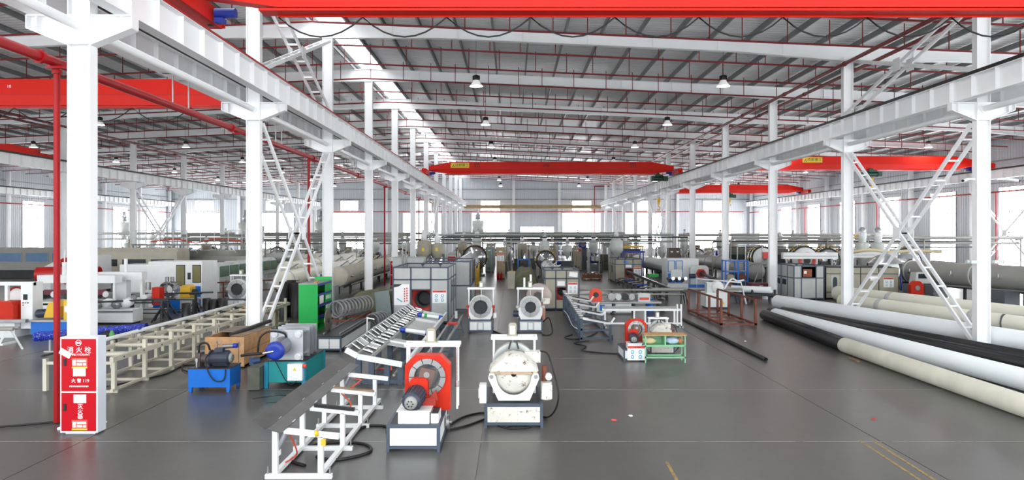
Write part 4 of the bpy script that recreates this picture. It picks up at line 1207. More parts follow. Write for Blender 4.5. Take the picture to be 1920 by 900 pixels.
# ---- arm conveyor in front of the small enclosure
def arm_conveyor():
    r = thing('arm_conveyor', 'dark blue conveyor frame with white V arms leading to the small grey enclosure', 'conveyor', (2.15, 21.5, 0))
    L = 7.6
    MB().add([(0, 0, .66), (.10, 0, .66), (.10, L, .86), (0, L, .86), (0, 0, .74), (.10, 0, .74), (.10, L, .94), (0, L, .94)],
             [(0, 1, 2, 3)[::-1], (4, 5, 6, 7), (0, 1, 5, 4), (1, 2, 6, 5), (2, 3, 7, 6), (3, 0, 4, 7)]).build('top_rail', GREYT, r)
    for k in range(16):
        MB().cyl((-.02, .3 + .46 * k, .76 + .012 * k), (.12, .3 + .46 * k, .76 + .012 * k), .03, 10).build('small_roller', CHROME, r)
    for k, y in enumerate((.0, 1.9, 3.8, 5.6)):
        z = .70 + .026 * y
        MB().bar((.08, y, z), (.95, y, z - .16), .07, .07).build('arm', PANEL, r)
        MB().bar((.95, y, z - .17), (1.08, y, z + .02), .07, .05).build('arm_lip', PANEL, r)
        MB().bar((.25, y, z + .02), (.88, y, z - .10), .22, .02).build('rubber_pad', BLACK, r)
    for y in (.05, 1.0, 1.95, 2.9, 3.85, 4.8, 5.7, 6.6, 7.4):
        MB().box(.0, .09, y - .05, y + .05, 0, .68 + .026 * y).build('leg', SLATE, r)
    for y in (.05, 1.95, 3.85, 5.7):
        MB().box(.92, .99, y - .04, y + .04, 0, .5 + .026 * y).build('leg', SLATE, r)
        MB().box(.05, .95, y - .03, y + .03, .03, .09).box(.05, .95, y - .03, y + .03, .30, .35).build('cross_tie', SLATE, r)
        MB().cyl((1.02, y, 0), (1.02, y, .16), .02, 8).build('levelling_bolt', DARK, r)
    for x, z in ((.04, .06), (.95, .06), (.04, .34)):
        MB().box(x - .03, x + .03, 0, 7.4, z - .03, z + .03).build('long_tie', SLATE, r)
    MB().path([(-.05, .5, .3), (-.08, 2, .22), (-.06, 4, .3), (-.05, 6, .25)], .015, 6).build('hose', PANEL, r)
arm_conveyor()
def white_rack():
    r = thing('pipe_support_rack', 'low white pipe rack reaching from the arm conveyor to the black floor pipe', 'rack', (3.25, 24.6, 0))
    MB().box(0, 2.85, -.03, .03, .58, .66).box(0, 2.85, -.03, .03, .10, .16).build('rail', PANEL, r)
    for x in (.1, 1.15, 1.55, 2.6):
        MB().box(x - .03, x + .03, -.03, .03, .16, .58).build('post', PANEL, r)
    for x in (.1, 1.3, 2.75, 2.85):
        MB().box(x - .03, x + .03, -.25, .25, 0, .05).box(x - .025, x + .025, -.025, .025, .05, .12).build('foot', STEEL, r)
    for x in (2.70, 2.84):
        MB().box(x - .025, x + .025, -.05, .05, .05, .82).build('end_post', PANEL, r)
    MB().cyl((.0, .02, .70), (2.75, .02, .70), .04, 10).build('top_tube', GREYT, r)
white_rack()

# ---- small cutter, clamp and green table
c2 = cutter('small orange pipe cutter with a warning sign on its base, beside the green table', (3.26, 18.0, 0), .76, False)
warn_sign(c2, 0.02, -.02, .05, .62, .50)
dome_clamp('small white dome clamp machine behind the green table', (4.18, 18.95, 0), .66)
def green_table():
    r = thing('workbench', 'narrow mint green workbench with a wooden top and open shelves', 'table', (4.0, 17.78, 0))
    MB().box(-.56, .56, 0, .42, .71, .735).build('tabletop', WOOD, r)
    for x in (-.53, .50):
        for y in (.02, .37):
            MB().box(x, x + .03, y, y + .03, 0, .71).build('leg', MINT, r)
    MB().box(-.53, .53, .02, .05, .42, .45).box(-.53, .53, .37, .40, .42, .45).box(-.53, .53, .02, .05, .12, .16).box(-.53, .53, .37, .40, .12, .16).build('rail', MINT, r)
    MB().box(-.52, .52, .03, .39, .45, .465).build('shelf', MINT, r)
    MB().box(-.02, .02, .02, .40, .45, .71).build('divider', MINT, r)
    MB().box(-.52, .52, .385, .40, .45, .71).build('back_panel', MINT, r)
green_table()
for nm, lab, x, m, sx in (('cloth_bag', 'cream cloth bundle on the shelf of the green workbench', 3.62, mat('cream_cloth', (.82, .76, .58), .8, bump=.5), .17),
                          ('plastic_bag', 'pale blue and white plastic bag on the green workbench shelf', 4.22, mat('pale_blue_bag', (.72, .80, .90), .5, bump=.5, var=.15, scale=9), .19),
                          ('parcel', 'brown round parcel at the end of the green workbench shelf', 4.42, mat('brown_parcel', (.70, .48, .28), .6), .08)):
    b = MB(); n = 12; k = 7; vs = []
    for i in range(k + 1):
        t = PI * i / k
        for j in range(n):
            q = 2 * PI * j / n; u = 1 + .16 * math.sin(3 * q + i) + .08 * math.cos(5 * q + 2 * i)
            vs.append((sx * math.sin(t) * math.cos(q) * u, .12 * math.sin(t) * math.sin(q) * u, .09 - .09 * math.cos(t) * (1 if t > PI / 2 else 1)))
    b.add(vs, [(i * n + j, i * n + (j + 1) % n, (i + 1) * n + (j + 1) % n, (i + 1) * n + j) for i in range(k) for j in range(n)], True)
    tag(b.build(nm, m, None, (x, 17.98, .467)), lab, nm.replace('_', ' '))

# ---- rusty rack
def rusty_rack():
    r = thing('rusty_frame_rack', 'rust-brown open pipe rack with two rows of posts', 'rack', (8.17, 24.6, 0))
    for s in (-1, 1):
        x = s * .62
        MB().box(x - .03, x + .03, 0, 4.6, .95, 1.01).build('top_rail', RUST, r)
        MB().box(x - .04, x + .04, 0, 4.6, .06, .13).build('bottom_rail', RUST, r)
        for y in (0, 1.5, 3.05, 4.55):
            MB().box(x - .04, x + .04, y, y + .08, 0, .95).build('post', RUST, r)
    for y in (.02, 1.0, 2.0, 3.1, 4.5):
        MB().box(-.62, .62, y, y + .06, .07, .12).build('cross_bar', RUST, r)
rusty_rack()

# ---- pipes on the floor
def floor_pipe(label, p, q, r, m, hollow=True, z=None, stripes=()):
    p = V((p[0], p[1], z if z else r)); q = V((q[0], q[1], z if z else r))
    root = thing('floor_pipe', label, 'pipe', p)
    d = q - p
    b = MB(); L = d.length
    if hollow: b.tube((0, 0, 0), d, r, r * .88, 32)
    else: b.cyl((0, 0, 0), d, r, 24)
    b.build('pipe_wall', m, root)
    for s in stripes:
        b = MB(); b.tube(d * s, d * (s + .25 / L), r * 1.004, r * .99, 32); b.build('wrap_band', GREYP, root)
    return root
def ray(p, q, y):
    t = (y - p[1]) / (q[1] - p[1]); return (p[0] + (q[0] - p[0]) * t, y)
floor_pipe('dusty cream pipe on the floor, nearest of the stacked pipes', (9.43, 19.35), (9.43, 7.0), .21, PIPED)
floor_pipe('short black pipe end to end with the dusty cream pipe', (9.85, 26.6), (9.46, 19.45), .20, PIPEB)
a, c = (10.15, 26.3), (11.0, 14.65); floor_pipe('pale bluish white pipe lying behind the dusty cream pipe', a, ray(a, c, 7.0), .24, PIPEW)
a, c = (10.55, 27.9), (12.6, 16.6); floor_pipe('long black pipe behind the pale bluish white pipe, lower black one', a, ray(a, c, 9.0), .18, PIPEB)
a, c = (11.35, 28.6), (13.5, 18.2); floor_pipe('second long black pipe, next to the white pipes', a, ray(a, c, 12.0), .15, PIPEB)
a, c = (11.9, 30.6), (14.45, 20.0); floor_pipe('thick white pipe lying in front of the column feet', a, ray(a, c, 14.0), .30, PIPEW)
a, c = (12.75, 32.2), (15.35, 20.6); floor_pipe('white pipe passing close to the cross-braced column', a, ray(a, c, 16.0), .20, PIPEC)
a, c = (16.3, 34.2), (18.7, 25); floor_pipe('thick cream pipe with a grey wrap band behind the cross brace', a, ray(a, c, 18.0), .36, PIPEC, stripes=(.2,))
a, c = (15.0, 31.0), (17.2, 22.5); floor_pipe('cream pipe with a grey band lying under the cross brace', a, ray(a, c, 17.0), .30, PIPEC, stripes=(.15, .45))
floor_pipe('thick dark grey pipe end beside the nearest column behind the white pipes', (16.9, 23.5), (20.5, 18.5), .30, DGREY)
floor_pipe('thin black pipe lying alone across the open floor', (6.63, 26.5), (6.70, 18.0), .052, PIPEB)
o = MB().box(0, .5, 0, .08, 0, .04).build('timber_wedge', DARKWOOD, None, (9.12, 17.9, 0), 1.5); tag(o, 'small timber wedge under the dusty cream pipe', 'timber')
# ================================================================== middle ground and background
# ---- things around the green cabinet
def green_cabinet():
    r = thing('shelf_cabinet', 'bright green cabinet with blue-edged side shelves', 'cabinet', (-7.05, 23.6, 0)); r.scale = (.92, .95, 1.1)
    MB().box(-.36, .36, 0, .03, .02, 1.46).box(-.36, -.33, .03, 1.95, .02, 1.46).box(-.33, .36, 1.92, 1.95, .02, 1.6).build('body', GREEN, r)
    MB().box(-.36, .36, 0, 1.95, 0, .04).build('plinth', GREEN, r)
    MB().box(-.36, .36, 0, 1.95, 1.46, 1.49).build('top', STEEL, r)
    for z in (.40, .75, 1.1):
        s = MB().box(-.33, .35, .03, 1.92, z, z + .02).build('shelf', STEEL, r)
        MB().box(.35, .37, .03, 1.92, z - .02, z + .05).build('shelf_edge', DEEPBLUE, s)
    MB().box(.37, .375, .2, .75, .82, 1.08).build('label_sheet', PAPER, r)
    MB().box(.36, .37, .03, 1.92, 1.40, 1.46).build('blue_trim', DEEPBLUE, r)
    MB().box(.345, .36, 1.0, 1.9, .42, 1.4).build('perforated_back', GREEN, r)
    for k in range(8):
        MB().box(.361, .366, 1.1 + .18 * (k % 4), 1.2 + .18 * (k % 4), .6 + .3 * (k // 4), .72 + .3 * (k // 4)).build('tag_label', PAPER, r)
    MB().cyl((.2, .2, 1.49), (.2, .5, 1.49 + .05), .05, 10).build('top_tool', WOOD, r)
green_cabinet()
for i, (x, y, h) in enumerate(((-9.15, 27.4, 1.42), (-8.75, 27.5, 1.38), (-9.0, 27.85, 1.45), (-8.55, 27.15, 1.40))):
    o = MB().tube((0, 0, 0), (0, 0, h), .19, .17, 20).build('standing_pipe', PIPEB, None, (x, y, 0))
    tag(o, '%s dark pipe standing upright in the bundle beside the green cabinet' % ORD[i], 'pipe', 'upright pipes by the green cabinet')
o = MB().box(-.02, .02, 0, .7, 0, 1.3).box(-.04, .0, 0, .04, 0, 1.3).build('leaning_sheet', ALU, None, (-7.05, 27.0, 0)); tag(o, 'upright aluminium sheet beside the green cabinet', 'sheet')
def low_bench():
    r = thing('low_bench', 'long low workbench with white cabinet doors and a dark top', 'bench', (-5.2, 19.4, 0))
    base_unit(r, .70, 4.1, .42, 2, 4, SLATE, PANEL, top=DARK)
    MB().box(-.35, .35, 0, 4.1, .42, .46).build('benchtop', DARK, r)
    for x in (-.25, .22): MB().box(x, x + .03, .3, 3.9, .46, .5).build('guide_rail', STEEL, r)
low_bench()
o = thing('saw_disc', 'large thin round saw disc standing on the low workbench', 'saw disc', (-5.42, 20.1, .46), 0.0)
MB().cyl((-.012, 0, .36), (.012, 0, .36), .35, 36).build('disc', mat('brass_grey_disc', (.50, .47, .40), .35, .7), o)
MB().cyl((-.05, 0, .36), (.05, 0, .36), .07, 16).build('hub', DARK, o); MB().box(-.04, .04, -.15, .15, 0, .08).build('stand', DARK, o)
def coil_frame():
    r = thing('coil_frame', 'rust-brown open frame holding a grey hose coil', 'frame', (-5.72, 22.8, 0))
    for x in (-.45, .45):
        for y in (0, 1.3, 2.6):
            MB().box(x - .03, x + .03, y, y + .06, 0, .44).build('post', RUST, r)
        MB().box(x - .03, x + .03, 0, 2.66, .44, .49).build('top_rail', RUST, r)
    for y in (0, 1.3, 2.6): MB().box(-.42, .42, y, y + .06, .42, .48).build('cross_bar', RUST, r)
    MB().box(.40, .46, .1, 2.5, .08, .43).build('side_board', mat('brown_board', (.45, .28, .2), .7, var=.15), r)
coil_frame()
for lab, c, n, R_, d in (('grey corrugated hose coil lying on the rust-brown frame', (-5.95, 23.05, .80), 10, .27, (.07, .21, 0)), ('second grey hose coil on the floor behind the low workbench', (-4.9, 23.9, .29), 5, .25, (.05, .2, 0))):
    r = thing('hose_coil', lab, 'hose coil', c)
    for i in range(n):
        MB().torus((d[0] * i, d[1] * i, .0 + .01 * (i % 2)), d, R_, .034, 22, 6).build('coil_turn', mat('hose_grey', (.50, .50, .51), .45, .2), r)
def mound(label, loc, sx, sy, h, m=OLIVE, seed=1, name='tarpaulin_cover'):
    R_ = random.Random(seed); nx, ny_ = 16, 20; vs = []
    ph = [R_.uniform(0, 6) for _ in range(6)]
    for j in range(ny_ + 1):
        for i in range(nx + 1):
            u = i / nx * 2 - 1; v = j / ny_ * 2 - 1
            e = max(0, 1 - abs(u) ** 3.5) ** .5 * max(0, 1 - abs(v) ** 6) ** .4 * (.86 + .14 * math.cos(2.6 * v + ph[5]))
            z = h * e * (1 + .10 * math.sin(3 * u + ph[0]) * math.cos(4 * v + ph[1]) + .03 * math.sin(9 * u + ph[2]) + .04 * math.cos(9 * v + ph[3]))
            vs.append((sx * u * (1 + .05 * math.sin(7 * v + ph[4])), sy * v, max(.0, z)))
    b = MB(); w = nx + 1
    b.add(vs, [(j * w + i, j * w + i + 1, (j + 1) * w + i + 1, (j + 1) * w + i) for j in range(ny_) for i in range(nx)], True)
    return tag(b.build(name, m, None, loc), label, 'tarpaulin')
mound('olive tarpaulin over a long heap beside the large grey enclosure', (-5.5, 28.2, 0), .95, 2.6, 1.1, seed=3)
mound('olive tarpaulin over a machine in the distant central aisle', (.9, 44, 0), .75, 2.2, 1.15, seed=5)
o = MB().cb(-4.75, 25.2, .62, .55, .05, 1.25, Matrix.Rotation(-.3, 3, 'X') @ Matrix.Rotation(-.15, 3, 'Y')).build('leaning_board', mat('slate_green_panel', (.42, .47, .46), .5), None); tag(o, 'slate green panel leaning on the olive tarpaulin heap', 'panel')
def hook_post():
    r = thing('hook_post', 'thin white post with a cross handle beside the hose coil', 'post', (-4.2, 19.8, 0))
    MB().cyl((0, 0, 0), (0, 0, .95), .02, 8).build('post', PANEL, r); MB().bar((-.02, 0, .93), (.2, .05, .88), .03, .03).build('handle', PANEL, r); MB().box(-.1, .1, -.1, .1, 0, .02).build('foot_plate', PANEL, r)
hook_post()
o = MB().box(-.8, .8, -.5, .5, .58, .63)
for x in (-.75, .69):
    for y in (-.45, .4): o.box(x, x + .06, y, y + .06, 0, .58)
tag(o.build('work_table', DARKWOOD, None, (-9.2, 24.2, 0)), 'dark wooden work table beside the green cabinet', 'table')
o = MB().box(-.35, .35, -.25, .25, 0, .16).box(-.37, .37, -.27, .27, .16, .19); tag(o.build('plywood_box', WOOD, None, (-9.0, 24.1, .63)), 'shallow plywood box on the dark work table', 'box')

# ---- generic line equipment
def tank(label, p, q, zc, r, m, lids=0, lid_m=ALU, legs=4, collar=True, cradle=DARK, name='sizing_tank', band=None):
    p = V((p[0], p[1], 0)); q = V((q[0], q[1], 0)); d = q - p; L = d.length; u = d.normalized(); a = V((u.y, -u.x, 0))
    root = thing(name, label, 'tank', p)
    up = V((0, 0, zc))
    MB().lathe([(.001, 0), (r * .96, 0), (r, .04), (r, L - .04), (r * .96, L), (.001, L)], up, d, 20).build('shell', m, root)
    if collar:
        for t in (.02, .33, .66, .98):
            MB().cyl(up + d * t - u * .03, up + d * t + u * .03, r * 1.06, 20).build('flange', band or GREYP, root)
    MB().bar(up + a * r * .6 - V((0, 0, r * 1.02)), up + a * r * .6 + d - V((0, 0, r * 1.02)), .08, .12).bar(up - a * r * .6 - V((0, 0, r * 1.02)), up - a * r * .6 + d - V((0, 0, r * 1.02)), .08, .12).build('bed_rail', cradle, root)
    zb = zc - r * 1.02
    for i in range(legs):
        for s in (-1, 1):
            c = d * ((i + .5) / legs) + a * (s * r * .6)
            MB().box(c.x - .05, c.x + .05, c.y - .05, c.y + .05, 0, zb).build('leg', cradle, root)
    MB().cyl(a * r * .95 + V((0, 0, zb + .05)) + d * .05, a * r * .95 + V((0, 0, zb + .05)) + d * .95, .045, 8).build('water_pipe', STEEL, root)
    for i in range(lids):
        c = up + d * ((i + .5) / lids)
        h = MB(); e = min(.28, L / lids * .35)
        vs = [c - u * e + a * (-r * .3) + V((0, 0, r * .98)), c + u * e + a * (-r * .3) + V((0, 0, r * .98)), c + u * e + a * (r * .5) + V((0, 0, r * 1.55)), c - u * e + a * (r * .5) + V((0, 0, r * 1.55))]
        n_ = V((0, 0, .03))
        h.add([v for v in vs] + [v + n_ for v in vs], [(0, 1, 2, 3)[::-1], (4, 5, 6, 7), (0, 1, 5, 4), (1, 2, 6, 5), (2, 3, 7, 6), (3, 0, 4, 7)]); h.build('lid', lid_m, root)
    for i in range(max(3, int(L / 2.2))):
        c = up + d * ((i + .3) / max(3, int(L / 2.2))) + a * r
        MB().cyl(c, c + a * .16, .05, 8).cyl(c + a * .1, c + a * .1 + V((0, 0, .18)), .02, 6).build('valve', CHROME, root)
    return root

def extruder(label, loc, rz=0.0, base=BEIGE, mot=DEEPBLUE, hop=HOPPER, hh=0.0):
    r = thing('extruder', label, 'machine', loc, rz)
    base_unit(r, 1.0, 3.4, .78, 1, 3, OLIVEG, base)
    MB().cyl((0, -.3, 1.15), (0, 2.6, 1.15), .15, 14).build('barrel', STEEL, r)
    for k in range(4):
        y = .05 + .58 * k
        MB().box(-.24, .24, y, y + .46, .95, 1.38).build('heater_shroud', CHROME if k % 2 else GREYT, r)
        MB().cyl((.26, y + .23, .88), (.42, y + .23, .88), .12, 10).build('blower', OLIVEG, r)
    MB().prism([(-.38, .78), (.38, .78), (.38, 1.45), (.22, 1.65), (-.22, 1.65), (-.38, 1.45)], 'y', 2.6, 3.3).build('gearbox', mot, r)
    motor(r, (.15, 4.3, 1.05), (.15, 3.3, 1.05), .30, mot)
    MB().lathe([(.10, 1.32), (.12, 1.5), (.40, 1.95), (.40, 2.45 + hh), (.36, 2.5 + hh), (.001, 2.52 + hh)], (0, 2.3, 0), (0, 0, 1), 18).build('hopper', hop, r)
    ld = MB().lathe([(.001, 2.5 + hh), (.16, 2.5 + hh), (.19, 2.6 + hh), (.19, 2.92 + hh), (.001, 2.95 + hh)], (0, 2.3, 0), (0, 0, 1), 14).build('vacuum_loader', PANEL, r)
    MB().lathe([(.12, 2.95 + hh), (.12, 3.12 + hh), (.06, 3.2 + hh), (.001, 3.2 + hh)], (0, 2.3, 0), (0, 0, 1), 12).build('loader_motor', ALU, ld)
    MB().path([(.15, 2.3, 2.8 + hh), (.6, 2.35, 2.75 + hh), (.85, 2.5, 2.1), (.9, 2.8, 1.0), (1.0, 3.2, .05)], .035, 8).build('suction_hose', mat('hose_tan', (.66, .58, .42), .5), r)
    MB().box(-.75, -.55, .3, .5, .0, 1.5).box(-.80, -.5, .2, .55, 1.35, 1.75).build('control_pendant', GREYP, r)
    MB().path([(-.3, .2, 1.38), (-.2, .8, 1.62), (.1, 1.4, 1.5), (.2, 2.0, 1.42)], .03, 6).path([(.3, .4, 1.38), (.35, 1.1, 1.6), (.2, 1.8, 1.5)], .025, 6).build('cable_bundle', OLIVEG, r)
    return r

def die_head(label, loc, R_=.6, zc=1.25, rz=0.0, n=4, inner=CHROME, ringm=BLACK, fittings=YELLOW):
    r = thing('die_head', label, 'machine', loc, rz)
    MB().lathe([(R_ * .25, -.25), (R_ * .5, -.1), (R_ * .9, .0), (R_ * .9, .9), (R_ * .6, 1.1), (R_ * .3, 1.3)], (0, 0, zc), (0, 1, 0), 24).build('die_body', inner, r)
    for i in range(n):
        MB().torus((0, .08 + i * .24, zc), (0, 1, 0), R_ * .97, .055, 28, 6).build('heater_ring', ringm if i % 2 == 0 else CHROME, r)
    for i in range(n):
        for k in range(8):
            t = 2 * PI * (k + .5 * (i % 2)) / 8
            c = V((R_ * 1.0 * math.cos(t), .08 + i * .24, zc + R_ * 1.0 * math.sin(t))); e = V((math.cos(t), 0, math.sin(t)))
            MB().cyl(c, c + e * .12, .035, 6).build('fitting', fittings, r)
    MB().box(-R_ * .7, R_ * .7, .05, .95, 0, .10).box(-R_ * .5, R_ * .5, .2, .8, .1, zc - R_ * .7).build('trolley', OLIVEG, r)
    for s in (-1, 1):
        for y in (.15, .85): MB().cyl((s * R_ * .8, y, .08), (s * R_ * .7, y, .08), .08, 10).build('wheel', DARK, r)
    return r

def cabinet(label, loc, w=.8, d=.6, h=2.0, m=BEIGE, doors=1, sign=False, rz=0.0):
    r = thing('control_cabinet', label, 'cabinet', loc, rz)
    MB().box(-w / 2, w / 2, .02, d, .08, h).build('body', m, r)
    MB().box(-w / 2 + .02, w / 2 - .02, .05, d - .03, 0, .08).build('plinth', DARK, r)
    g = w / doors
    for i in range(doors):
        x = -w / 2 + g * i
        dr = MB().box(x + .015, x + g - .015, 0, .02, .11, h - .04).build('door', m, r)
        MB().box(x + g - .09, x + g - .06, -.02, 0, h * .5, h * .5 + .12).build('handle', DARK, dr)
        MB().box(x + g * .3, x + g * .7, -.006, 0, h * .86, h * .90).build('name_plate', PAPER, dr)
    for k in range(4): MB().box(-w * .3, w * .3, -.004, .0, .25 + k * .05, .27 + k * .05).build('louvre', DARK, r)
    MB().box(-w / 2 - .01, w / 2 + .01, .0, d + .01, h, h + .02).build('cap', m, r)
    if sign:
        warn_sign(r, 0, -.002, h * .58, w * .8, .5)
    return r

def housing(label, loc, L, w, z0, z1, m, nwin=3, win=GLASSY, winf=None, rz=0.0, bevel=.2, legs=True, wz=(.35, .8), name='haul_off_unit', flap=0):
    """long covered unit; local x along its length, windows on the -y face"""
    r = thing(name, label, 'machine', loc, rz)
    P = [(0, z0), (0, z1 - bevel), (bevel, z1), (w - bevel, z1), (w, z1 - bevel), (w, z0)]
    MB().prism([(y, z) for y, z in P], 'x', -L / 2, L / 2).build('cover', m, r)
    H = z1 - z0; g = L / max(1, nwin)
    for i in range(nwin):
        x0 = -L / 2 + g * i + g * .06; x1 = x0 + g * .88; a, c = z0 + H * wz[0], z0 + H * wz[1]
        f = MB(); e = .05
        f.box(x0, x1, -.03, -.002, a, a + e).box(x0, x1, -.03, -.002, c - e, c).box(x0, x0 + e, -.03, -.002, a + e, c - e).box(x1 - e, x1, -.03, -.002, a + e, c - e)
        ff = f.build('window_frame', winf or m, r)
        MB().box(x0 + e, x1 - e, -.018, -.004, a + e, c - e).build('pane', win, ff)
    n = max(2, int(L / 1.6)) + 1
    if legs:
        for i in range(n):
            x = -L / 2 + .1 + (L - .2) * i / (n - 1)
            for y in (.08, w - .08): MB().box(x - .05, x + .05, y - .05, y + .05, 0, z0).build('leg', m, r)
        MB().box(-L / 2, L / 2, .05, .11, z0 * .45, z0 * .45 + .08).build('long_tie', m, r)
    else:
        MB().box(-L / 2 + .04, L / 2 - .04, .04, w - .04, 0, z0).build('plinth', DARK, r)
    for i in range(n - 1):
        x = -L / 2 + (i + .5) * L / (n - 1)
        MB().box(x - L / n * .35, x + L / n * .35, w * .3, w * .7, z1, z1 + .03).build('top_hatch', m, r)
    for i in range(flap):
        x = -L / 2 + (i + .5) * L / flap
        MB().path([(x - .2, bevel * .3, z1 - bevel * .4), (x - .2, -.08, z1 - .0), (x + .2, -.08, z1 - .0), (x + .2, bevel * .3, z1 - bevel * .4)], .02, 6, 1).build('cover_handle', PANEL, r)
    return r

def trestle(label, loc, h=.78, rz=0.0, m=DARK):
    r = thing('pipe_trestle', label, 'trestle', loc, rz, group='dark pipe trestles')
    MB().box(-.04, .04, -.04, .04, 0, h).build('post', m, r)
    for a in range(4):
        t = PI / 4 + a * PI / 2
        MB().bar((.42 * math.cos(t), .42 * math.sin(t), .03), (.04 * math.cos(t), .04 * math.sin(t), h * .62), .05, .05).build('leg', m, r)
    MB().box(-.25, .25, -.05, .05, h, h + .05).build('saddle', m, r)
    return r

# ---- machines beyond the hydrant cabinet
r = thing('trestle_stand', 'white A-legged stand carrying grey tubes at the picture edge', 'stand', (-15.3, 19.6, 0))
for x in (-1.1, -.1, .85):
    for s in (-1, 1): MB().bar((x, s * .10, .58), (x + .18 * s, s * .30, 0), .06, .05).build('leg', PANEL, r)
    MB().box(x - .05, x + .05, -.3, .3, .2, .25).build('leg_tie', PANEL, r)
for y in (-.12, .12): MB().cyl((-1.5, y, .63), (1.0, y + .1, .63), .05, 10).build('tube', GREYT, r)
r = thing('panel_machine', 'white gantry machine with a control panel and white drum at the picture edge', 'machine', (-16.6, 22.4, 0))
MB().box(-1.3, .9, 0, .12, 1.66, 1.78).build('gantry_beam', PANEL, r); MB().box(-.05, .05, 0, .1, .5, 1.66).build('gantry_post', PANEL, r)
pc = MB().box(.52, .90, -.05, .45, .25, 1.76).build('control_panel', PANEL, r)
MB().box(.60, .74, -.06, -.05, 1.2, 1.38).build('screen', GLASSY, pc)
for i in range(4): MB().cyl((.60 + .08 * (i % 3), -.07, 1.1 - .08 * (i // 3)), (.60 + .08 * (i % 3), -.05, 1.1 - .08 * (i // 3)), .02, 8).build('button', SIGNRED if i % 2 else DARK, pc)
MB().cyl((.0, .5, 1.25), (.0, 1.0, 1.25), .32, 24).build('drum', PANEL, r); MB().tube((.0, .46, 1.25), (.0, .5, 1.25), .34, .29, 24).build('drum_rim', RUSTRED, r)
MB().prism([(-.55, .55), (.45, .55), (.45, 1.05), (.36, 1.16), (-.45, 1.16), (-.55, 1.05)], 'y', -.3, .35).build('orange_block', ORANGE, r)
MB().box(-1.3, .5, -.3, 1.2, 0, .55).build('base', PANEL, r); MB().box(-1.3, .95, -.45, -.3, .5, .6).build('rail', STEEL, r)
r = thing('yellow_saw', 'yellow saw motor on a blue tank beside the white control panel', 'machine', (-14.95, 22.2, 0))
MB().box(-.7, .7, 0, .8, .08, .5).build('tank', BLUE, r); MB().box(-.75, .75, -.05, .85, .5, .55).build('bed', GREYP, r)
for x in (-.6, .5): MB().box(x, x + .1, .1, .7, 0, .08).build('foot', DARK, r)
MB().prism([(-.35, .62), (.15, .62), (.15, .98), (-.05, 1.15), (-.2, 1.1)], 'y', .1, .7).build('saw_guard', YELLOW, r); motor(r, (-.75, .3, .72), (-.35, .3, .75), .13)
kb = MB().box(.3, .62, .1, .5, .55, 1.2).build('control_box', YELLOW, r); MB().box(.34, .58, .08, .1, .8, 1.0).build('keypad', PANEL, kb)
r = thing('wrapped_bundle', 'long bundle in crinkled blue plastic wrap beside the hydrant cabinet', 'bundle', (-13.4, 19.2, 0))
b = MB(); vs = []; n = 16; K = 110
for k in range(K + 1):
    t = k / K
    for j in range(n):
        q = 2 * PI * j / n; rr = .13 * (1 + .10 * math.sin(5 * q + 31 * t) * math.sin(83 * t + 3 * q) + .05 * math.sin(140 * t))
        vs.append((2.1 * t, 1.9 * t + rr * math.cos(q) * .9, .47 + rr * math.sin(q)))
b.add(vs, [(k * n + j, k * n + (j + 1) % n, (k + 1) * n + (j + 1) % n, (k + 1) * n + j) for k in range(K) for j in range(n)], True); b.build('wrap', BLUETARP, r)
for t in (.12, .5, .9): MB().cyl((2.1 * t, 1.9 * t, 0), (2.1 * t, 1.9 * t, .40), .03, 8).box(2.1 * t - .15, 2.1 * t + .15, 1.9 * t - .05, 1.9 * t + .05, 0, .03).build('foot', GREYP, r)
for i, (x, y) in enumerate(((-12.3, 18.9), (-11.6, 19.6))):
    o = MB().torus((0, 0, .28), (.3, 1, 0), .22, .09, 22, 8).build('tyre', BLACK, None, (x, y, -.0)); tag(o, '%s black tyre on the floor under the blue wrapped bundle' % ORD[i], 'tyre')
r = thing('white_cutting_machine', 'white pipe machine with thin cylinders on top, behind the yellow saw', 'machine', (-16.8, 26.2, 0))
MB().box(-1.6, 1.6, 0, .9, .1, .75).build('base', PANEL, r); MB().box(-1.5, 1.5, .1, .6, 1.45, 1.75).build('top_box', PANEL, r)
for x in (-1.45, -.4, .7, 1.4): MB().box(x - .04, x + .04, .2, .28, .75, 1.45).build('post', PANEL, r)
for x in (-.6, .3): MB().cyl((x, .35, 1.75), (x, .35, 2.25), .09, 12).cyl((x, .35, 2.25), (x, .35, 2.7), .025, 8).build('air_cylinder', PANEL, r)
for k in range(6): MB().cyl((-1.3 + .5 * k, .0, .95 + .08 * (k % 2)), (-1.3 + .5 * k, .5, .95), .12, 12).build('clamp_roll', STEEL if k % 2 else DARK, r)
MB().box(-1.2, 1.2, .05, .1, 1.0, 1.2).build('hose_rail', MAROON, r)
r = thing('red_pipe', 'thick red pipe with an open round end behind the white pipe machine', 'pipe', (-25.0, 36, 1.2))
MB().tube((0, 0, 0), (3.0, .4, 0), .39, .35, 32).build('pipe_wall', mat('pipe_scarlet', (.78, .12, .10), .4), r); MB().box(.8, 1.0, -.2, .3, -1.2, -.36).build('support', GREYP, r); MB().box(2.4, 2.6, .0, .6, -1.2, -.36).build('support', GREYP, r)
r = thing('belling_machine', 'white hooded machine with an orange ring at the end of the red pipe', 'machine', (-24.4, 37.6, 0))
MB().prism([(-1.6, .2), (1.4, .2), (1.4, 2.1), (-.2, 2.1), (-1.6, 1.4)], 'y', 0, 1.6).build('hood', PANEL, r); MB().tube((.1, -.25, 1.3), (.1, .0, 1.3), .75, .5, 30).build('orange_ring', ORANGE, r); MB().cyl((.1, -.02, 1.3), (.1, .0, 1.3), .5, 24).build('bore', DARK, r); MB().box(-1.5, 1.4, .1, 1.5, 0, .2).build('plinth', DARK, r)
housing('long grey covered unit with blue windows by the outermost column row', (-36.5, 51, 0), 8, 1.6, .6, 2.25, GREYT, 4, mat('blue_glass', (.35, .5, .65), .2), legs=False, bevel=.35)
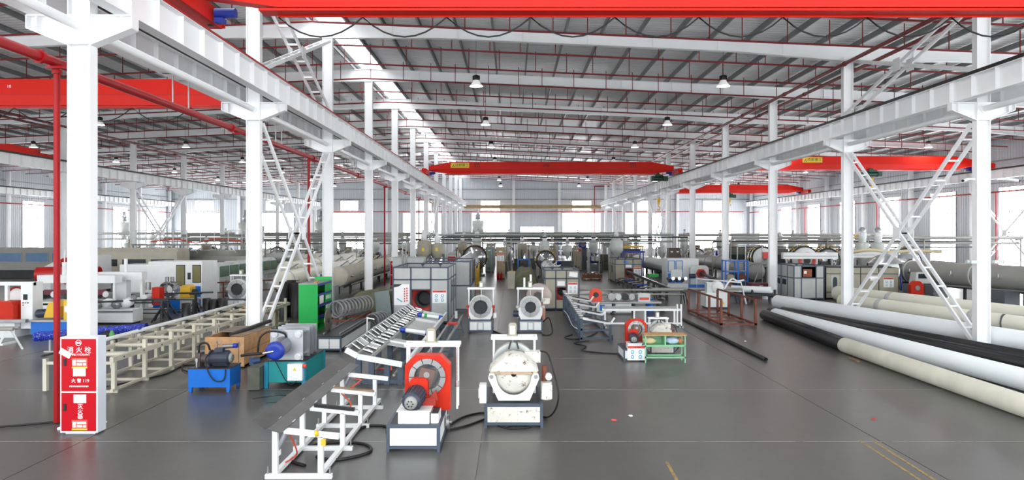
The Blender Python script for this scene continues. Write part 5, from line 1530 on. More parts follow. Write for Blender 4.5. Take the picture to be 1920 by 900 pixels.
housing('large white housing with dark windows behind the white cabinet machine', (-24.9, 45, 0), 5.6, 1.8, .6, 2.35, CREAM, 3, legs=False, bevel=.25, wz=(.3, .62))
o = MB().lathe([(.5, 0), (.45, .25), (.2, .5), (.001, .55)], (0, 0, 0), (0, 0, 1), 18).build('red_funnel', mat('pipe_scarlet'), None, (-26.6, 43.6, .9)); MB().box(-.3, .3, -.3, .3, -.9, 0).build('stand', GREYP, o); tag(o, 'red dome funnel in front of the large white housing', 'funnel')
housing('dark metallic covered tank with rusty windows beyond the white housing', (-20.8, 47.5, 0), 5.4, 1.6, .7, 2.15, mat('dull_metal', (.52, .52, .50), .3, .6), 5, mat('rusty_glass', (.30, .17, .14), .3), legs=True, bevel=.4, wz=(.12, .5), flap=2)
housing('pale green-windowed haul-off tunnel behind the white cabinet machine', (-16.4, 43, 0), 9.5, 1.0, .65, 1.65, HOPPER, 7, mat('green_glass', (.42, .50, .42), .2), GREENW, rz=-PI / 2 + PI * 0 + PI, bevel=.25, wz=(.25, .85), flap=3)
r = thing('cabinet_machine', 'tall white cabinet machine with two windows and blue lower doors', 'machine', (-15.1, 30.6, 0))
MB().box(-1.2, 1.2, 0, 1.6, .05, 2.1).build('body', PANEL, r); MB().box(-2.6, -1.2, .2, 1.4, .7, 1.95).build('side_hood', PANEL, r); MB().box(-2.5, -1.25, .3, 1.3, 0, .7).build('side_plinth', GREYP, r)
for x0, x1, z0 in ((.05, .45, 1.0), (.78, 1.16, 1.15)):
    f = MB().box(x0, x1, -.02, 0, z0, 1.95).build('window_frame', DARK, r); MB().box(x0 + .03, x1 - .03, -.026, -.02, z0 + .03, 1.92).build('pane', mat('olive_glass', (.48, .46, .30), .2), f)
MB().box(.56, .70, -.015, 0, 1.3, 1.6).build('keypad', DARK, r)
for x0, x1, z0, z1 in ((.82, 1.15, .52, 1.0), (.85, 1.15, .06, .42)): MB().box(x0, x1, -.02, 0, z0, z1).build('blue_door', BLUE, r)
r = thing('rotary_cutter', 'chrome rotary cutting head on blue cabinets before the white cabinet machine', 'machine', (-14.7, 29.0, 0))
for x in (-.55, .1, .6): MB().box(x, x + .5, 0, .7, .05, .55).build('blue_cabinet', BLUE if x < .5 else GREYP, r)
MB().box(-.6, 1.15, -.03, .75, .55, .60).build('bed', GREYP, r)
MB().tube((.0, .1, .95), (.0, .5, .95), .36, .22, 24).build('cutter_ring', CHROME, r)
for k in range(8):
    t = 2 * PI * k / 8; MB().cyl((.29 * math.cos(t), .05, .95 + .29 * math.sin(t)), (.29 * math.cos(t), .14, .95 + .29 * math.sin(t)), .06, 10).build('tool_slide', DARK if k % 2 else STEEL, r)
for x in (-.1, .12): MB().cyl((x, .3, 1.3), (x, .3, 1.5), .08, 12).build('air_cylinder', STEEL, r)
MB().prism([(.55, .62), (.98, .62), (.98, 1.05), (.88, 1.15), (.65, 1.15), (.55, 1.05)], 'y', .1, .6).build('yellow_gearbox', YELLOW, r); MB().cyl((.98, .35, .85), (1.15, .35, .85), .12, 12).build('shaft_cap', DARK, r)
r = thing('white_portal_machine', 'white portal with a wide top beam over chrome clamps', 'machine', (-15.6, 27.2, 0))
MB().box(-.9, .85, 0, .4, 1.5, 1.82).build('top_beam', PANEL, r); MB().box(-.25, .2, .05, .4, .3, 1.5).build('wide_post', PANEL, r); MB().box(.72, .82, .1, .3, .3, 1.5).build('post', PANEL, r); MB().box(-.9, 1.6, -.1, .7, 0, .32).build('base', GREYP, r)
for k in range(5): MB().cyl((.35 + .2 * k, -.05, .7 + .1 * (k % 2)), (.35 + .2 * k, .45, .7 + .1 * (k % 2)), .13, 14).build('clamp_roll', (PANEL, STEEL, HOPPER)[k % 3], r)
MB().cyl((.1, .2, 1.82), (.1, .2, 2.35), .07, 10).build('air_cylinder', PANEL, r); MB().box(1.2, 1.5, .1, .5, .5, 1.2).build('red_panel', ORANGE, r); MB().cyl((1.0, .2, 1.1), (1.0, .2, 1.4), .1, 12).build('canister', STEEL, r)
r = thing('white_chuck_bench', 'low white bench with rounded chucks in front of the white portal', 'machine', (-14.9, 25.2, 0))
MB().box(-.8, .9, 0, .7, .08, .55).build('bench', PANEL, r)
for x in (-.7, .75): MB().box(x, x + .08, .05, .65, 0, .08).build('foot', DARK, r)
for k in range(4):
    MB().lathe([(.001, -.1), (.14, -.08), (.17, .1), (.12, .3), (.001, .32)], (-.55 + .36 * k, .2, .72 + .05 * (k % 2)), (.2, 1, .1), 14).build('chuck', PANEL if k % 2 else STEEL, r)
MB().box(-.8, .9, -.04, 0, .45, .52).build('edge_rail', STEEL, r)
for i, (x, y) in enumerate(((-15.2, 24.3), (-13.3, 25.9), (-14.1, 28.0), (-13.25, 28.6), (-15.0, 22.0 + 1.8))):
    if i < 4: trestle('%s dark pipe trestle on the open floor past the roller table' % ORD[i], (x, y, 0), .80, .3 * i)
for i, (p, q) in enumerate((((-16.8, 24.0, .86), (-12.9, 26.2, .86)), ((-15.6, 27.6, .88), (-12.6, 28.8, .88)))):
    o = MB().cyl((0, 0, 0), V(q) - V(p), .035, 8).build('thin_pipe', DARK, None, p); tag(o, '%s thin dark pipe lying across the trestles' % ORD[i], 'pipe')
for i, (p, w) in enumerate((((-14.5, 26.0, 0), 2.8), ((-13.9, 27.2, 0), 2.4))):
    r = thing('guard_rail', '%s low dark guard rail among the pipe trestles' % ORD[i], 'rail', p)
    MB().box(-w / 2, w / 2, -.025, .025, .30, .35).box(-w / 2, w / 2, -.025, .025, .70, .75).build('rail', DARK, r)
    for x in (-w / 2, 0, w / 2): MB().box(x - .03, x + .03, -.03, .03, 0, .75).box(x - .12, x + .12, -.12, .12, 0, .02).build('post', DARK, r)
for i, (x, y, h) in enumerate(((-12.55, 26.3, .68), (-13.1, 29.3, .58), (-12.75, 29.2, .55), (-12.4, 29.2, .60))):
    o = MB().tube((0, 0, 0), (0, 0, h), .17, .15, 20).build('pipe_stub', PIPEB, None, (x, y, 0)); tag(o, ('single short black pipe stub standing behind the roller table' if i == 0 else '%s black pipe stub in the row of three behind the roller table' % ORD[i - 1]), 'pipe')
rc = ring_clamp('grey ring clamp machine with a light ring behind the cream roller table', (-12.3, 30.4, 0), .46, .30, False, False)
r = thing('rust_guide_rail', 'rust-brown rail frame behind the grey ring clamp machine', 'frame', (-14.0, 33.2, 0))
for z in (.4, .9): MB().bar((-1.6, 0, z), (1.6, 3, z), .06, .06).build('rail', RUST, r)
for t in (-1, -.3, .4, 1): MB().box(1.6 * t - .03, 1.6 * t + .03, 1.5 + 1.5 * t - .03, 1.5 + 1.5 * t + .03, 0, .9).build('post', RUST, r)

# ---- long tanks and lines past the green cabinet
tank('long cream sizing tank with open metal lids behind the green cabinet', (-9.3, 36.5), (-9.5, 57), 1.03, .52, CREAM, 9, ALU, 7)
tank('white sizing tank partly hidden behind the ladder-like brace', (-11.6, 34.5), (-12.0, 55), .95, .50, PIPEC, 6, GREYP, 6)
tank('cream tank of the second line past the ladder-like brace', (-14.0, 42), (-14.2, 62), 1.1, .50, PIPEC, 6, ALU, 6)
extruder('extruder at the far end of the long cream sizing tank', (-9.6, 60.5, 0), 0, BEIGE, DEEPBLUE)
extruder('extruder at the far end of the white sizing tank', (-12.2, 58.5, 0), 0, GREYP, OLIVEG)
extruder('extruder behind the cream tank of the second line', (-14.3, 65, 0), 0, BEIGE, DEEPBLUE, hh=.3)
die_head('brass-fitted die head between long cream tank and its extruder', (-9.5, 58.2, 0), .75, 1.25)
die_head('brass-fitted die head at the end of the white sizing tank', (-12.0, 56.3, 0), .6, 1.2)
tank('silver sizing tank with yellow stair rails beyond the large grey enclosure', (-2.95, 36.5), (-3.1, 52), 1.25, .55, ALU, 4, CHROME, 5)
r = thing('yellow_stair_rail', 'yellow tubular stair rails beside the silver sizing tank', 'railing', (-2.25, 38.5, 0))
for k in range(4):
    y = k * 2.2
    for z in (.55, 1.05): MB().cyl((0, y, z), (0, y + 1.9, z + .25 * (k % 2)), .03, 8).build('rail', YELLOW, r)
    for t in (0, .48, .95, 1.42, 1.9): MB().cyl((0, y + t, 0), (0, y + t, 1.05 + .13 * (k % 2)), .022, 6).build('baluster', YELLOW, r)
die_head('large die head with brass fittings behind the silver sizing tank', (-2.9, 53, 0), .95, 1.45, n=5)
extruder('beige extruder behind the silver tank line', (-3.0, 56, 0), 0, BEIGE, DEEPBLUE, hh=.5)
cabinet('grey-green control cabinet beside the large die head', (-1.9, 58, 0), .75, .8, 2.15, mat('grey_green', (.52, .58, .56), .5))
cabinet('tall tan control cabinet with a warning sign in the central aisle', (-.82, 49.4, 0), .62, .8, 2.3, mat('tan_cabinet', (.62, .55, .43), .5), 1, True)
for i, x in enumerate((-1.0, -.78)):
    r = thing('fire_extinguisher', '%s red fire extinguisher at the foot of the tan cabinet' % ORD[i], 'extinguisher', (x, 48.9, 0))
    MB().lathe([(.001, 0), (.08, 0), (.08, .42), (.03, .5), (.03, .54)], (0, 0, 0), (0, 0, 1), 14).build('cylinder', CABRED, r); MB().box(-.02, .08, -.02, .02, .54, .58).build('valve', BLACK, r)
for i, (x, y, hh) in enumerate(((-5.75, 44.5, .1), (-4.9, 44.8, -.1))):
    r = thing('material_hopper', '%s beige cone hopper with a white loader above the large grey enclosure' % ORD[i], 'hopper', (x, y, 0))
    MB().lathe([(.10, 1.35), (.12, 1.5), (.42, 1.95), (.42, 2.75 + hh), (.001, 2.8 + hh)], (0, 0, 0), (0, 0, 1), 18).build('bin', BEIGE, r)
    MB().lathe([(.001, 2.8 + hh), (.2, 2.8 + hh), (.2, 3.2 + hh), (.12, 3.25 + hh), (.12, 3.45 + hh), (.001, 3.5 + hh)], (0, 0, 0), (0, 0, 1), 14).build('loader', PANEL, r)
    for s in (-1, 1):
        for t in (-1, 1): MB().box(s * .4 - .03, s * .4 + .03, t * .4 - .03, t * .4 + .03, 0, 2.0).build('leg', OLIVEG, r)
    MB().box(-.08, .08, -.41 - .02, -.40, 2.2, 2.4).build('yellow_tag', SIGNYEL, r)
    MB().path([(.2, 0, 3.1 + hh), (.32, .3, 3.2), (.3, .9, 2.9), (.2, 1.4, 2.2)], .04, 8).build('hose', GREYT, r)
for lab, x, y in (('first distant red hydrant cabinet behind the long cream tank', -7.4, 43.2), ('second distant red hydrant cabinet beside the beige hoppers', -4.6, 52)):
    r = thing('hydrant_cabinet', lab, 'cabinet', (x, y, 0)); MB().box(-.33, .33, .02, .25, 0, 1.62).build('body', PANEL, r)
    for z0, z1 in ((.05, .7), (.74, 1.58)): MB().box(-.3, .3, 0, .02, z0, z1).build('door', CABRED, r)
    text('消火栓', .16, PAPER, r, (0, -.002, 1.4)); MB().box(-.1, .12, -.004, 0, 1.0, 1.2).build('paper_note', PAPER, r)
r = thing('white_tank_box', 'pale box tank with vertical pipes beyond the large grey enclosure', 'tank', (-6.1, 40, 0)); MB().box(-.9, .9, 0, 1.2, .1, 1.9).build('body', HOPPER, r); MB().box(-.85, .85, .1, 1.1, 0, .1).build('plinth', DARK, r)
for x in (-.3, -.1): MB().cyl((x, -.08, .1), (x, -.08, 2.9), .035, 8).build('pipe', STEEL, r)
MB().box(-.92, .92, -.02, 1.22, 1.9, 1.95).build('rim', GREYP, r)

# ---- central aisle, farther machines
r = thing('pallet_cage', 'blue square steel frame standing behind the olive tarpaulin machine', 'frame', (.85, 50, 0))
for x in (-.4, .4):
    for y in (0, .8): MB().box(x - .04, x + .04, y - .04, y + .04, 0, 1.45).build('post', BLUE, r)
for z in (.7, 1.42):
    for y in (0, .8): MB().box(-.4, .4, y - .03, y + .03, z - .03, z + .03).build('rail', BLUE, r)
o = MB().lathe([(.001, 0), (.22, 0), (.24, .1), (.24, .7), (.2, .78), (.001, .78)], (0, 0, 0), (0, 0, 1), 16).build('yellow_bin', YELLOW, None, (.0, 46.5, 0)); tag(o, 'yellow bin beside the olive tarpaulin machine', 'bin')
o = MB().prism([(-.2, 0), (.2, 0), (.24, 1.0), (-.24, 1.0)], 'y', -.2, .2).build('cream_bin', CREAM, None, (-.05, 41.5, 0)); tag(o, 'cream square bin at the near end of the olive tarpaulin machine', 'bin')
extruder('extruder with tan hose behind the small grey enclosure', (2.6, 52, 0), 0, BEIGE, OLIVEG, hh=.2)
die_head('brass-fitted die head behind the small grey enclosure', (2.5, 50.4, 0), .7, 1.35, n=5)
tank('metal sizing tank just behind the small grey enclosure', (2.4, 35), (2.5, 49), 1.0, .42, ALU, 4, GREYP, 5)
cabinet('first tall beige control cabinet on the far central floor', (3.6, 62, 0), .7, .7, 2.2, BEIGE)
cabinet('second tall beige control cabinet, wider, with an orange tag', (5.7, 60, 0), .85, .8, 2.05, BEIGE)
MB().box(.15, .38, -.008, 0, 1.75, 1.95).build('orange_tag', ORANGE, [c for c in COL.objects if c.get('label', '').startswith('second tall beige control')][0])
extruder('dark blue extruder with a raised motor on the far central floor', (7.2, 58, 0), 0, DGREY, DEEPBLUE, HOPPER, .2)
r = thing('raised_drive', 'blue drive motor on a tall column beside the dark blue extruder', 'machine', (6.6, 63, 0)); MB().box(-.3, .3, 0, .6, 0, 1.9).build('column', DGREY, r); motor(r, (-.1, -.5, 2.3), (-.1, .3, 2.3), .35, DEEPBLUE); MB().box(-.5, .4, 0, .6, 1.9, 2.0).build('platform', DEEPBLUE, r)
r = thing('pallet_heap', 'low rusty pallet loaded with scrap rings on the far central floor', 'pallet', (5.75, 49.5, 0))
for k in range(5): MB().box(-.7, .7, -.6 + k * .27, -.45 + k * .27, .10, .14).build('board', DARKWOOD, r)
for x in (-.65, 0, .6): MB().box(x, x + .08, -.6, .65, 0, .10).build('runner', DARKWOOD, r)
for k in range(7): MB().torus((-.5 + .17 * k, .1 * math.sin(k * 2), .28 + .05 * (k % 3)), (math.cos(k), math.sin(k), .6), .17, .04, 14, 6).build('scrap_ring', RUST if k % 2 else STEEL, r)
MB().box(-.72, .72, -.62, -.6, .14, .4).build('side_board', RUST, r)
r = thing('white_hopper', 'pale round hopper above the distant beige enclosure', 'hopper', (8.1, 53, 0)); MB().lathe([(.12, 1.5), (.45, 1.9), (.5, 2.0), (.5, 2.7), (.3, 2.95), (.001, 3.0)], (0, 0, 0), (0, 0, 1), 20).build('bin', HOPPER, r)
for s in (-1, 1): MB().box(s * .42 - .03, s * .42 + .03, -.03, .03, 0, 1.95).build('leg', OLIVEG, r)
MB().lathe([(.001, 3.0), (.18, 3.0), (.18, 3.35), (.1, 3.4), (.1, 3.6), (.001, 3.62)], (0, 0, 0), (0, 0, 1), 14).build('loader', PANEL, r)
r = thing('blue_platform', 'blue steel platform with a yellow beam behind the distant beige enclosure', 'platform', (9.6, 54, 0)); MB().box(-.9, .9, 0, 1.5, 1.8, 1.95).build('deck', DEEPBLUE, r)
for x in (-.8, .75): MB().box(x, x + .08, 0, .08, 0, 1.8).box(x, x + .08, 1.4, 1.48, 0, 1.8).build('leg', DEEPBLUE, r)
MB().box(-.8, .9, .3, .5, 2.2, 2.35).build('yellow_beam', YELLOW, r); MB().box(-.7, .6, .2, 1.2, 1.95, 2.1).build('gear_tray', DARK, r)
for x in (-.7, .75): MB().box(x, x + .06, .35, .43, 1.95, 2.2).build('beam_post', YELLOW, r)
tank('long white tank beside the distant beige enclosure', (11.5, 44), (11.3, 62), .95, .45, HOPPER, 0, GREYP, 8)
extruder('extruder at the far end of the long white tank', (11.2, 64, 0), 0, GREYP, OLIVEG)
r = thing('spare_box', 'pale tall box with dark gears beside the long white tank', 'machine', (9.4, 62.5, 0)); MB().box(-.6, .6, 0, 1, 0, 2.0).build('body', HOPPER, r); MB().box(-1.3, -.6, .1, .9, 0, 1.4).build('gear_stack', OLIVEG, r)
# beam conveyor from the distant enclosure
r = thing('beam_conveyor', 'long dark beam conveyor on many legs from the distant beige enclosure', 'conveyor', (7.75, 34, 0))
MB().bar((.05, 0, .62), (-.05, 11.6, .80), .14, .12).build('beam', DARK, r); MB().bar((.05, 0, .69), (-.05, 11.6, .87), .06, .02).build('beam_top', CHROME, r)
for k in range(8):
    y = .2 + 1.55 * k
    MB().box(-.06, .06, y - .04, y + .04, 0, .60).build('leg', DARK, r); MB().bar((0, y, .5), (-.85, y + .3, .25), .04, .04).build('brace', DARK, r); MB().box(-.9, -.84, y + .26, y + .34, 0, .3).build('short_leg', DARK, r)
MB().box(-.9, -.84, .2, 11.4, .26, .32).build('side_rail', DARK, r); MB().box(-.03, .03, .2, 11.4, .10, .15).build('lower_tie', DARK, r)
for k in range(9): MB().cyl((-.8, .6 + 1.25 * k, .40), (-.15, .8 + 1.25 * k, .45), .04, 8).build('ejector_arm', DEEPBLUE if k % 3 == 0 else STEEL, r)
# bevel bench by the arm conveyor
r = thing('bevel_bench', 'long bench with a round orange saw head beside the arm conveyor', 'machine', (4.25, 28.3, 0))
MB().box(-1.05, 1.95, 0, .6, .46, .52).build('benchtop', STEEL, r)
for x in (-1.0, -.1, .8, 1.85): MB().box(x, x + .07, .05, .12, 0, .46).box(x, x + .07, .48, .55, 0, .46).build('leg', DARK, r)
MB().box(-.75, -.05, .05, .5, .08, .44).build('cabinet', HOPPER, r); MB().box(.05, .7, .05, .5, .08, .44).build('cabinet', HOPPER, r); MB().box(-.6, -.4, .04, .05, .15, .4).build('blue_tag', BLUE, r)
MB().plate_hole(.5, .52, 1.06, .14, .80, .11, .15, .38, 24, cx=-.75).build('saw_head', mat('signal_orange', (.90, .26, .14), .4), r); MB().cyl((-.75, .13, .80), (-.75, .36, .80), .10, 16).build('spindle', DARK, r)
for k in range(4): MB().cyl((-.1 + .28 * k, .1, .72), (-.1 + .28 * k, .45, .72), .15 - .02 * (k % 2), 14).build('chuck', (STEEL, HOPPER, DARK, STEEL)[k], r)
MB().box(1.0, 1.5, .1, .5, .52, .85).build('control_box', HOPPER, r); MB().box(1.05, 1.45, .095, .1, .6, .7).build('red_label', SIGNRED, r)
r = thing('tube_rail', 'long grey tube rail behind the bench with the orange saw head', 'rail', (2.9, 31.5, 0))
for z in (.55, .75): MB().cyl((0, 0, z), (5.0, 0, z), .04, 8).build('tube', GREYT, r)
for x in (.1, 1.7, 3.3, 4.9): MB().box(x - .03, x + .03, -.03, .03, 0, .75).build('post', DARK, r)
for i, (x, m, lab) in enumerate(((5.95, BLUE, 'blue plastic drum behind the low white pipe rack'), (6.42, PIPEB, 'black plastic drum beside the blue drum'))):
    r = thing('drum', lab, 'drum', (x, 29.5, 0)); MB().lathe([(.001, 0), (.17, 0), (.18, .03), (.18, .2), (.185, .22), (.18, .24), (.18, .48), (.17, .5), (.16, .46), (.001, .46)], (0, 0, 0), (0, 0, 1), 20).build('barrel', m, r); MB().torus((0, 0, .5), (0, 0, 1), .175, .014, 20, 5).build('rim', m, r)
r = thing('pipe_table', 'low table of grey tubes beyond the blue drum', 'rack', (8.0, 32.3, 0))
for z, y in ((.72, 0), (.72, .25), (.60, .5)): MB().cyl((-1.4, y, z), (2.9, y, z), .05, 8).build('tube', GREYT, r)
for x in (-1.2, .2, 1.5, 2.7):
    for y in (0, .5): MB().bar((x, y, .55), (x + .1, y, 0), .05, .05).build('leg', DARK, r)
    MB().box(x - .03, x + .03, -.05, .6, .52, .56).build('cross_bar', DARK, r)
r = thing('white_saw', 'white saw cabinet with a rounded head behind the rusty rack', 'machine', (9.2, 30.4, 0))
MB().box(-.55, .5, 0, .9, .08, .72).build('body', PANEL, r); MB().box(-.5, .45, .05, .85, 0, .08).build('plinth', DARK, r)
MB().lathe([(.001, -.06), (.22, -.04), (.27, .06), (.27, .4), (.2, .5), (.001, .5)], (.0, .1, .95), (.1, 1, 0), 18).build('saw_head', PANEL, r); MB().prism([(.12, .2), (.28, .2), (.2, .34)], 'y', -.004, 0).build('warning_triangle', SIGNYEL, r)
MB().box(-.45, -.2, .2, .6, .72, 1.15).build('valve_box', HOPPER, r); MB().path([(.3, .3, .8), (.7, .4, 1.3), (1.0, .5, 1.2), (1.3, .5, 1.25)], .04, 8).build('arm', PANEL, r)
r = thing('tube_stand', 'bent white tube frame behind the white saw cabinet', 'frame', (9.9, 32.5, 0))
MB().path([(-1.1, 0, .0), (-1.1, 0, 1.2), (1.0, 0, 1.02), (1.25, 0, 0)], .04, 8, 1).build('tube', PANEL, r); MB().bar((-1.1, .02, .7), (1.05, .02, .6), .05, .05).build('cross_tube', PANEL, r); MB().cb(.2, .1, .75, .8, .05, .4, Matrix.Rotation(.5, 3, 'Y')).build('grey_guard', GREYT, r)
r = thing('pipe_chuck_machine', 'white rounded machine with an orange six-sided chuck holding a dark pipe', 'machine', (11.3, 41.0, 0))
MB().prism([(-.55, .2), (.55, .2), (.55, 1.25), (.42, 1.4), (-.42, 1.4), (-.55, 1.25)], 'y', .1, .5).build('head_plate', HOPPER, r); MB().cyl((.05, -.15, .95), (.05, .1, .95), .28, 6).build('chuck', ORANGE, r); MB().cyl((.05, -.18, .95), (.05, -.14, .95), .17, 20).build('bore', DARK, r)
MB().cyl((.05, -2.6, .80), (.05, -.1, .95), .09, 14).build('held_pipe', PIPEB, r); MB().box(-.9, 1.1, -.5, .6, .1, .28).build('bed', BLUE, r); MB().box(-.9, 1.1, -.45, .55, 0, .1).build('plinth', DARK, r); MB().cyl((-.7, -.2, .8), (-.35, -.2, .8), .14, 12).build('side_motor', MOTOR, r)
r = thing('blue_white_cabinet', 'white cabinet with blue framed doors behind the orange chuck machine', 'cabinet', (10.6, 42.8, 0)); MB().box(-.85, 1.1, 0, 1.6, .05, 1.75).build('body', PANEL, r)
for x0, x1 in ((-.83, -.38), (-.35, .1)):
    for z0, z1 in ((.1, .85), (.9, 1.65)): d = MB().box(x0, x1, -.02, 0, z0, z1).build('door', BLUE, r); MB().box(x0 + .05, x1 - .05, -.026, -.02, z0 + .05, z1 - .05).build('panel', HOPPER if z0 > .5 else BLUE, d)
r = thing('clamp_cluster', 'chrome clamp tools on a stand in front of the blue and white cabinet', 'machine', (9.6, 39.5, 0)); MB().box(-.6, .6, 0, .7, 0, .45).build('stand', HOPPER, r)
for k in range(6): MB().cyl((-.45 + .18 * k, .0, .62 + .12 * (k % 2)), (-.45 + .18 * k, .5, .7), .10, 12).build('clamp_roll', CHROME if k % 2 else DARK, r)
MB().box(-.35, .3, .2, .3, .8, 1.25).build('upright', HOPPER, r)
r = thing('green_stool', 'small green stand on thin legs near the long white tank', 'stand', (8.9, 43, 0)); MB().box(-.3, .3, -.25, .25, .62, .8).build('tray', GREEN, r)
for s in (-1, 1):
    for t in (-1, 1): MB().box(s * .26 - .02, s * .26 + .02, t * .2 - .02, t * .2 + .02, 0, .62).build('leg', OLIVEG, r)
r = thing('blue_shelf_rack', 'blue steel shelf rack in front of the white columns', 'rack', (12.6, 38.3, 0))
for x in (-.62, .08, .62):
    for y in (0, .6): MB().box(x - .035, x + .035, y - .035, y + .035, 0, 1.86).build('post', BLUE, r)
for z in (.15, .65, 1.2, 1.8):
    for y in (0, .6): MB().box(-.62, .62, y - .025, y + .025, z - .03, z + .03).build('beam', BLUE, r)
    MB().box(-.6, .6, .02, .58, z + .03, z + .045).build('shelf', GREYT, r)
for k, (x, z) in enumerate(((-.35, .2), (.3, .2), (-.3, .7), (.35, .7))):
    o = MB().prism([(-.2, 0), (.2, 0), (.23, .2), (.1, .3), (-.16, .26)], 'y', -.18, .18).build('parts_box', (DARKWOOD, OLIVEG, BEIGE, RUST)[k], None, (12.6 + x, 38.6, z + .045)); tag(o, '%s lumpy parts box on the %s shelf of the blue rack' % (('brown', 'dark', 'beige', 'rusty')[k], ('lowest', 'lowest', 'second', 'second')[k]), 'box')
r = thing('maroon_box', 'maroon steel chest beside the blue shelf rack', 'chest', (13.35 - .0, 36.6, 0)); MB().box(-.5, .5, 0, .7, .04, .62).build('body', MAROON, r); MB().box(-.52, .52, -.02, .72, .62, .67).build('lid', MAROON, r); MB().box(-.1, .1, -.03, -.02, .5, .58).build('latch', STEEL, r)
r = thing('scaffold_frame', 'tall thin steel scaffold frame beside the maroon chest', 'frame', (13.9, 38.6, 0))
for x in (-.7, .75):
    for y in (0, 1.4): MB().cyl((x, y, 0), (x, y, 2.7), .03, 8).build('tube', STEEL, r)
for z in (1.6, 2.65):
    for y in (0, 1.4): MB().cyl((-.7, y, z), (.75, y, z), .025, 8).build('tube', STEEL, r)
MB().cyl((-.4, 0, .1), (.5, 0, 2.3), .03, 8).build('brace_tube', STEEL, r)
r = thing('steel_skid', 'dark steel skid with short white pipes beside the floor pipes', 'rack', (11.6, 33.2, 0))
for y in (0, .8): MB().bar((-1.2, y, .35), (1.3, y - .2, .38), .08, .10).build('beam', DARK, r)
for x in (-1.1, .1, 1.2): MB().box(x - .05, x + .05, -.1, .9, .2, .3).box(x - .05, x + .05, 0, .1, 0, .62).box(x - .05, x + .05, .7, .8, 0, .62).build('stanchion', DARK, r)
o = MB().tube((0, 0, 0), (1.6, -1.0, 0), .16, .14, 18).build('short_pipe', PIPEW, None, (10.9, 33.9, .62)); tag(o, 'short white pipe lying across the dark steel skid', 'pipe')
o = MB().lathe([(.2, 0), (.17, .4), (.2, .5)], (0, 0, 0), (0, 0, 1), 14).build('white_tub', PANEL, None, (13.0, 34.9, 0)); tag(o, 'small white open tub beside the maroon chest', 'tub')

# ---- machines behind the floor pipes
EA = enclosure('slate-framed enclosure with a brown box in its window, behind the floor pipes', (15.0, 34.5, 0), 1.5, 2.4, 1.72, (-.38, .36), .62, (-.36, .34, 1.14, 1.68), pan=GREYP, disc=None, ring_r=.2)
MB().box(-.3, .15, -.03, .25, 1.16, 1.55).build('brown_box', mat('cardboard_brown', (.55, .30, .2), .7), EA); MB().box(-.26, -.12, -.04, -.03, 1.32, 1.46).build('paper_note', PAPER, EA)
EB = thing('panel_enclosure', 'long beige panelled enclosure with an oval window behind the floor pipes', 'machine enclosure', (16.0, 34.8, 0), -.06)
MB().box(0, 3.6, .02, 1.8, .05, 1.62).build('body', DARK, EB)
for k, (x0, x1) in enumerate(((.03, .85), (.9, 1.7), (1.75, 2.6), (2.65, 3.57))):
    MB().box(x0, x1, 0, .03, 1.32, 1.6).build('upper_panel', BEIGE, EB)
    p = MB().box(x0, x1, 0, .03, .38, 1.28).build('door_panel', BEIGE, EB); MB().box(x0, x1, 0, .03, .08, .34).build('lower_panel', BEIGE, EB)
    if k == 0:
        MB().box(.25, .65, -.01, 0, .45, 1.22).build('door_inset', GREYP, p); MB().prism([(.45 + .11 * math.cos(t), .84 + .30 * math.copysign(abs(math.sin(t)) ** .5, math.sin(t))) for t in [2 * PI * i / 20 for i in range(20)]], 'y', -.02, -.01).build('oval_window', GLASSY, p)
warn_sign(EB, 3.1, -.005, .62, .5, .5); MB().box(2.2, 2.55, -.012, 0, .95, 1.2).build('white_label', PAPER, EB)
MB().box(.2, 3.4, .3, 1.6, 1.62, 1.66).build('roof_plate', DARK, EB)
r = thing('white_conduit', 'white horizontal duct with a thin line above the slate-framed enclosure', 'duct', (14.9, 37.5, 0)); MB().box(0, 3.0, 0, .3, 1.95, 2.3).build('duct', PANEL, r)
for x in (.2, 2.7): MB().box(x, x + .08, .1, .18, 0, 1.95).build('post', GREYP, r)
MB().box(.05, 2.95, -.006, 0, 2.09, 2.12).build('line_mark', GREYT, r)
r = copy_tree(r); r.location = (19.2, 39.3, 0); r['label'] = 'second white horizontal duct above the beige panelled enclosure'
r = thing('red_junction_box', 'small red box beside the first white duct', 'box', (14.35, 38.2, 0)); MB().box(-.25, .25, 0, .3, 1.95, 2.3).build('body', SIGNRED, r); MB().box(-.04, .04, .1, .18, 0, 1.95).build('post', GREYP, r)
tank('small grey tank beside the slate-framed enclosure', (13.3 + 1.2, 40.5), (14.9, 47), 1.1, .5, GREYT, 0, GREYP, 3)
die_head('white ring die head with a red inner face behind the floor pipes', (17.4, 40.5, 0), .85, 1.75, n=4, inner=PANEL, ringm=DARK, fittings=YELLOW)
MB().tube((0, -.30, 1.75), (0, -.2, 1.75), .5, .34, 24).build('red_face', SIGNRED, [c for c in COL.objects if c.get('label', '').startswith('white ring die head with a red')][0])
die_head('chrome die head beside the white ring die head', (19.1, 41.2, 0), .75, 1.7, n=5)
die_head('chrome die head near the twin white hoppers', (23.2, 40.0, 0), .85, 1.65, n=5, ringm=DARK)
die_head('smaller dark-ringed die head in front of the far window wall', (16.0, 43.5, 0), .7, 1.8, n=4, inner=PANEL)
